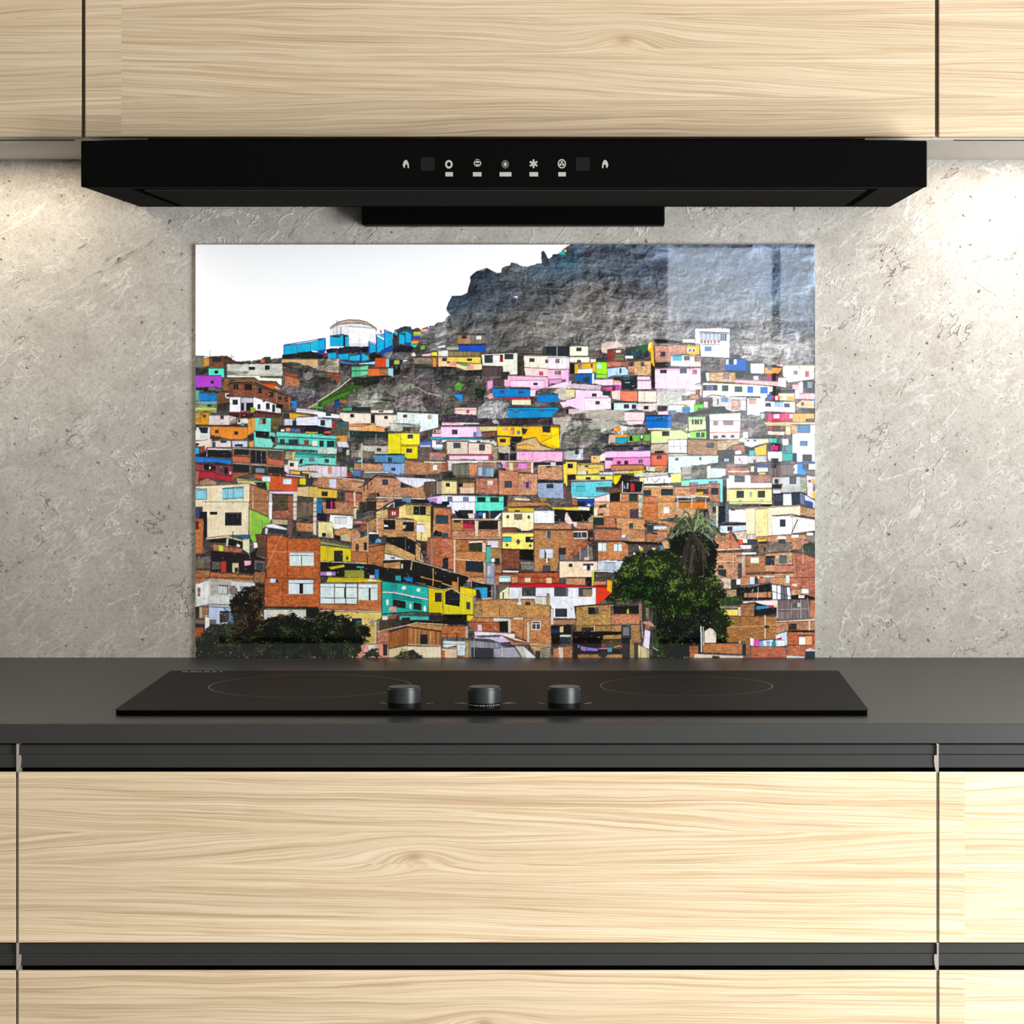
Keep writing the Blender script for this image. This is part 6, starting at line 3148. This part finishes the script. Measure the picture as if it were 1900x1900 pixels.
# ------------------------------------------------------------------ glass splashback with the printed picture
sx0, sx1, sz0, sz1 = -.4931, .2534, .9003, 1.3982
sp = thing('glass_splashback', ((sx0+sx1)/2, -.004, sz0), 'glass splashback printed with a colourful hillside town, standing on the worktop', 'splashback')
link('glass_sheet', mbox(sx0, sx1, -.0055, -.0005, sz0, sz1), M_glass_edge, sp)
lin = paint_print()
nx, ny = PW, PH
xs = np.linspace(sx0, sx1, nx); zs = np.linspace(sz1, sz0, ny)
co = np.zeros((ny, nx, 3), np.float32); co[..., 0] = xs[None, :]; co[..., 1] = -.0058; co[..., 2] = zs[:, None]
idx = np.arange(nx*ny, dtype=np.int32).reshape(ny, nx)
quads = np.stack([idx[1:, :-1], idx[1:, 1:], idx[:-1, 1:], idx[:-1, :-1]], -1).reshape(-1, 4)
me = bpy.data.meshes.new('printed_picture')
me.vertices.add(nx*ny); me.vertices.foreach_set('co', co.ravel())
me.loops.add(quads.size); me.loops.foreach_set('vertex_index', quads.ravel())
me.polygons.add(len(quads)); me.polygons.foreach_set('loop_start', np.arange(0, quads.size, 4, dtype=np.int32))
me.update(calc_edges=True)
ca = me.color_attributes.new('print', 'FLOAT_COLOR', 'POINT')
rgba = np.ones((ny*nx, 4), np.float32); rgba[:, :3] = np.clip(lin.reshape(-1, 3)*.91, 0, .92)
ca.data.foreach_set('color', rgba.ravel())
me.materials.append(M_print)
po = bpy.data.objects.new('printed_picture', me); COL.objects.link(po)
po.parent = sp; po.matrix_parent_inverse = sp.matrix_basis.inverted()
po['label'] = 'printed picture of coloured houses under a grey rocky hill'

# ------------------------------------------------------------------ worktop
YC = -.6194
wt = link('worktop', mbox(-1.45, 1.30, YC, -.0002, .8800, .9000), M_worktop, bevel=.0009)
tag(wt, 'long dark grey worktop running the full width under the glass hob', 'worktop')

# ------------------------------------------------------------------ glass hob
ax0, ax1, ay0, ay1 = -.4929, .2654, -.561, -.198
hob = thing('induction_hob', ((ax0+ax1)/2, -.38, .9001), 'black glass hob with three round knobs set on the worktop', 'hob')


def rrect(x0, x1, y0, y1, r, n=6):
    pts = []
    for cx, cy, a0 in ((x1-r, y1-r, 0), (x0+r, y1-r, PI/2), (x0+r, y0+r, PI), (x1-r, y0+r, 3*PI/2)):
        for i in range(n+1):
            a = a0+PI/2*i/n; pts.append((cx+r*math.cos(a), cy+r*math.sin(a)))
    return pts


bm = bmesh.new(); prism_z(bm, rrect(ax0+.001, ax1-.001, ay0+.001, ay1-.001, .004), .9001, .9054)
link('glass_edge', bm, M_hob_edge, hob)
bm = bmesh.new(); prism_z(bm, rrect(ax0, ax1, ay0, ay1, .006), .9054, .9058)
link('glass_top', bm, M_hob, hob)
ZT = .9058
for cx, cy, r in ((-.3187, -.348, .1085), (.0883, -.348, .093)):
    bm = bmesh.new(); n = 128
    for i in range(n):
        a, b = 2*PI*i/n, 2*PI*(i+1)/n
        r0, r1 = r-.0007, r+.0007
        vs = [bm.verts.new((cx+rr_*math.cos(t), cy+rr_*math.sin(t), ZT+.00012)) for rr_, t in ((r0, a), (r1, a), (r1, b), (r0, b))]
        bm.faces.new(vs)
    link('cooking_zone_ring', bm, M_ring, hob)
KY = -.536
for i, kx in enumerate((-.2033, -.1221, -.0410)):
    bm = bmesh.new()
    lathe(bm, [(0, ZT), (.0166, ZT), (.0166, ZT+.0052), (0, ZT+.0052)], kx, KY, 96)
    kb = link('knob', bm, M_knob_base, hob)
    bm = bmesh.new()
    lathe(bm, [(0, ZT+.0053), (.0167, ZT+.0053), (.0168, ZT+.0186), (.0162, ZT+.0190), (.0158, ZT+.0190), (.0157, ZT+.0205), (.0150, ZT+.0210), (0, ZT+.0206)], kx, KY, 96)
    link('knob_cap', bm, M_knob, kb)
    ticks = [(.0225, -.5065, .0045), (.0262, -.5010, .0030)] if i != 1 else [(.0215, -.5075, .0070), (.0270, -.5030, .0090), (.0230, -.4980, .0070)]
    for sgn in (-1, 1):
        for dx, yy_, w in ticks:
            if i == 1 and sgn < 0 and yy_ > -.5: continue
            link('scale_mark', mbox(kx+sgn*dx-w/2, kx+sgn*dx+w/2, yy_-.0006, yy_+.0006, ZT, ZT+.00015), M_mark, hob)
bm = bmesh.new()
r = np.random.RandomState(4)
ang = -2.75
while ang < -.40:
    w = .04+.10*r.rand(); R_ = .01668
    prism_z(bm, [(-.1221+R_*math.cos(ang), KY+R_*math.sin(ang)), (-.1221+R_*math.cos(ang+w), KY+R_*math.sin(ang+w)),
                 (-.1221+.0164*math.cos(ang+w), KY+.0164*math.sin(ang+w)), (-.1221+.0164*math.cos(ang), KY+.0164*math.sin(ang))], ZT+.0028, ZT+.0036)
    ang += w+.05+.06*r.rand()
link('control_lettering', bm, M_mark, hob)
bm = bmesh.new(); xq = -.478
while xq < -.432:
    w = .002+.006*r.rand(); box(bm, xq, xq+w, -.2105-.003*r.rand(), -.2090, ZT, ZT+.00015); xq += w+.0015+.003*r.rand()
link('edge_lettering', bm, M_mark, hob)

# ------------------------------------------------------------------ base cabinets
YD = -.617                      # front plane of the drawer fronts
ROWS = [(.6837, .8519), (.4883, .6566), (.1340, .4612)]


def base_cabinet(x0, x1, r0, r1, label):      # x0..x1: body and drawers, r0..r1: grip rails
    t = thing('base_cabinet', ((x0+x1)/2, -.3, 0), label, 'cabinet', 'oak base cabinets under the worktop')
    link('carcass', mbox(x0, x1, YD+.060, -.003, .1, .8797), M_black_gap, t)
    for z0, z1 in ROWS:
        bm = bmesh.new()
        prism_x(bm, [(YD, z0), (YD, z1), (YD+.0012, z1), (YD+.0185, z1-.030), (YD+.0185, z0)], x0, x1)
        link('drawer', bm, M_oak_base, t, bevel=.0004)
        # slim grip rail in the gap above the drawer
        zt = z1+.0278 if z1 > .8 else z1+.0269
        bm = bmesh.new()
        prism_x(bm, [(YD+.0060, zt-.0016), (YD+.0060, zt-.0112), (YD+.0040, zt-.0118), (YD+.0040, z1+.0036), (YD+.0075, z1+.0030),
                     (YD+.0105, z1+.0036), (YD+.0400, z1+.0036), (YD+.0400, zt), (YD+.0150, zt), (YD+.0150, zt-.0016)], r0, r1)
        link('grip_rail', bm, M_profile, t, bevel=.0004)
        link('rail_gap_shade', mbox(r0, r1, YD+.0190, YD+.059, z1-.034, z1+.0030), M_black_gap, t)  # solid black block standing in for the deep shade under the rail
    link('plinth', mbox(x0, x1, YD+.075, YD+.090, .0, .0995), M_profile, t)
    return t


def divider(x, t, s_):
    bm = bmesh.new()
    prism_y(bm, [(x-s_*.0007, .10), (x+s_*.0019, .10), (x+s_*.0019, .8795), (x-s_*.0007, .8795)], YD+.0065, YD+.058)
    o = link('side_panel', bm, M_carcass, t)
    o['label'] = 'greige panel edge in the joint between two cabinets'
    for z0, z1 in ROWS:
        zt = z1+.0278 if z1 > .8 else z1+.0269
        bm = bmesh.new()
        prism_y(bm, [(x-s_*.0007, z1-.001), (x+s_*.0018, z1-.001), (x+s_*.0034, z1+.0050), (x+s_*.0040, z1+.0105), (x+s_*.0037, zt-.0118),
                     (x+s_*.0012, zt-.0118), (x+s_*.0012, zt-.0020), (x+s_*.0022, zt-.0004), (x-s_*.0008, zt-.0004), (x-s_*.0006, zt-.0030), (x-s_*.0006, z1+.0060)], YD+.0020, YD+.0120)
        link('rail_end_cap', bm, M_gable, t)


b1 = base_cabinet(-1.45, -.5793-.0009, -1.447, -.5793-.0009, 'oak base cabinet at the left edge, left of the joint beneath the hob')
b2 = base_cabinet(-.5793+.0020, .3286-.0020, -.5793+.0013, .3286-.0013, 'wide oak drawer cabinet directly under the black hob')
b3 = base_cabinet(.3286+.0009, 1.30, .3286+.0009, 1.297, 'palest oak base cabinet at the right edge of the worktop run')
divider(-.5793, b2, 1)
divider(.3286, b2, -1)


# ------------------------------------------------------------------ light
def area(name, loc, rot, sx, sy, power, col, spread=PI):
    l = bpy.data.lights.new(name, 'AREA'); l.shape = 'RECTANGLE'; l.size = sx; l.size_y = sy
    l.energy = power; l.color = col; l.spread = spread
    o = bpy.data.objects.new(name, l); COL.objects.link(o); o.location = loc; o.rotation_euler = rot
    return o


def aim(o, tgt):
    o.rotation_euler = (Vector(tgt)-o.location).to_track_quat('-Z', 'Y').to_euler()


# assumed under-cabinet strip lights, close to the wall on both sides of the hood
area('assumed_cabinet_light', (-.97, -.085, 1.4985), (0, 0, 0), .72, .02, 2.0, (1, .86, .64))
area('assumed_cabinet_light', (.78, -.085, 1.4985), (0, 0, 0), .76, .02, 3.0, (1, .90, .76))
# daylight from an assumed, unbuilt window on the right of the room
o = area('assumed_side_window_light', (1.75, -1.85, .88), (0, 0, 0), 1.3, 1.6, 128, (.95, .985, 1)); aim(o, (.25, 0, .82))
# added fill light without a fitting, unseen behind and above the viewer
o = area('fill_light', (-.5, -3.7, 2.25), (0, 0, 0), 2.8, .9, 40, (1, .945, .86)); aim(o, (-.1, 0, 1.05))
# assumed window behind the viewer, unseen: bare light panels placed for the glass reflection
for x0, x1 in ((.213, .563), (.592, 1.7)):  # the gap between the lights stands in for a window bar
    for z0, z1, rad, col in ((1.405, 1.653, 3.6, (.78, .88, 1)), (.85, 1.402, 1.5, (.86, .93, 1))):  # upper lights brighter, lower ones dimmer, to shape the haze on the print
        A = (x1-x0)*(z1-z0)
        o = area('assumed_rear_window_light', ((x0+x1)/2, -6.0, (z0+z1)/2), (PI/2, 0, 0), x1-x0, z1-z0, rad*2.0*PI*A, col)

w = bpy.data.worlds.new('room_ambient'); scene.world = w; w.use_nodes = True
bg = w.node_tree.nodes['Background']; bg.inputs[0].default_value = (1, .97, .93, 1); bg.inputs[1].default_value = .13

# ------------------------------------------------------------------ camera
cam = bpy.data.cameras.new('camera'); co_ = bpy.data.objects.new('camera', cam); COL.objects.link(co_)
co_.location = (0, -3.35, 1.25); co_.rotation_euler = (PI/2, 0, 0)
cam.sensor_width = 36; cam.lens = 36*5149/1900
cam.shift_x = -172/1900; cam.shift_y = -268/1900
cam.clip_start = .05
scene.camera = co_
vs = scene.view_settings
vs.view_transform = 'Standard'; vs.look = 'None'; vs.gamma = 1; vs.use_curve_mapping = False; vs.exposure = 0
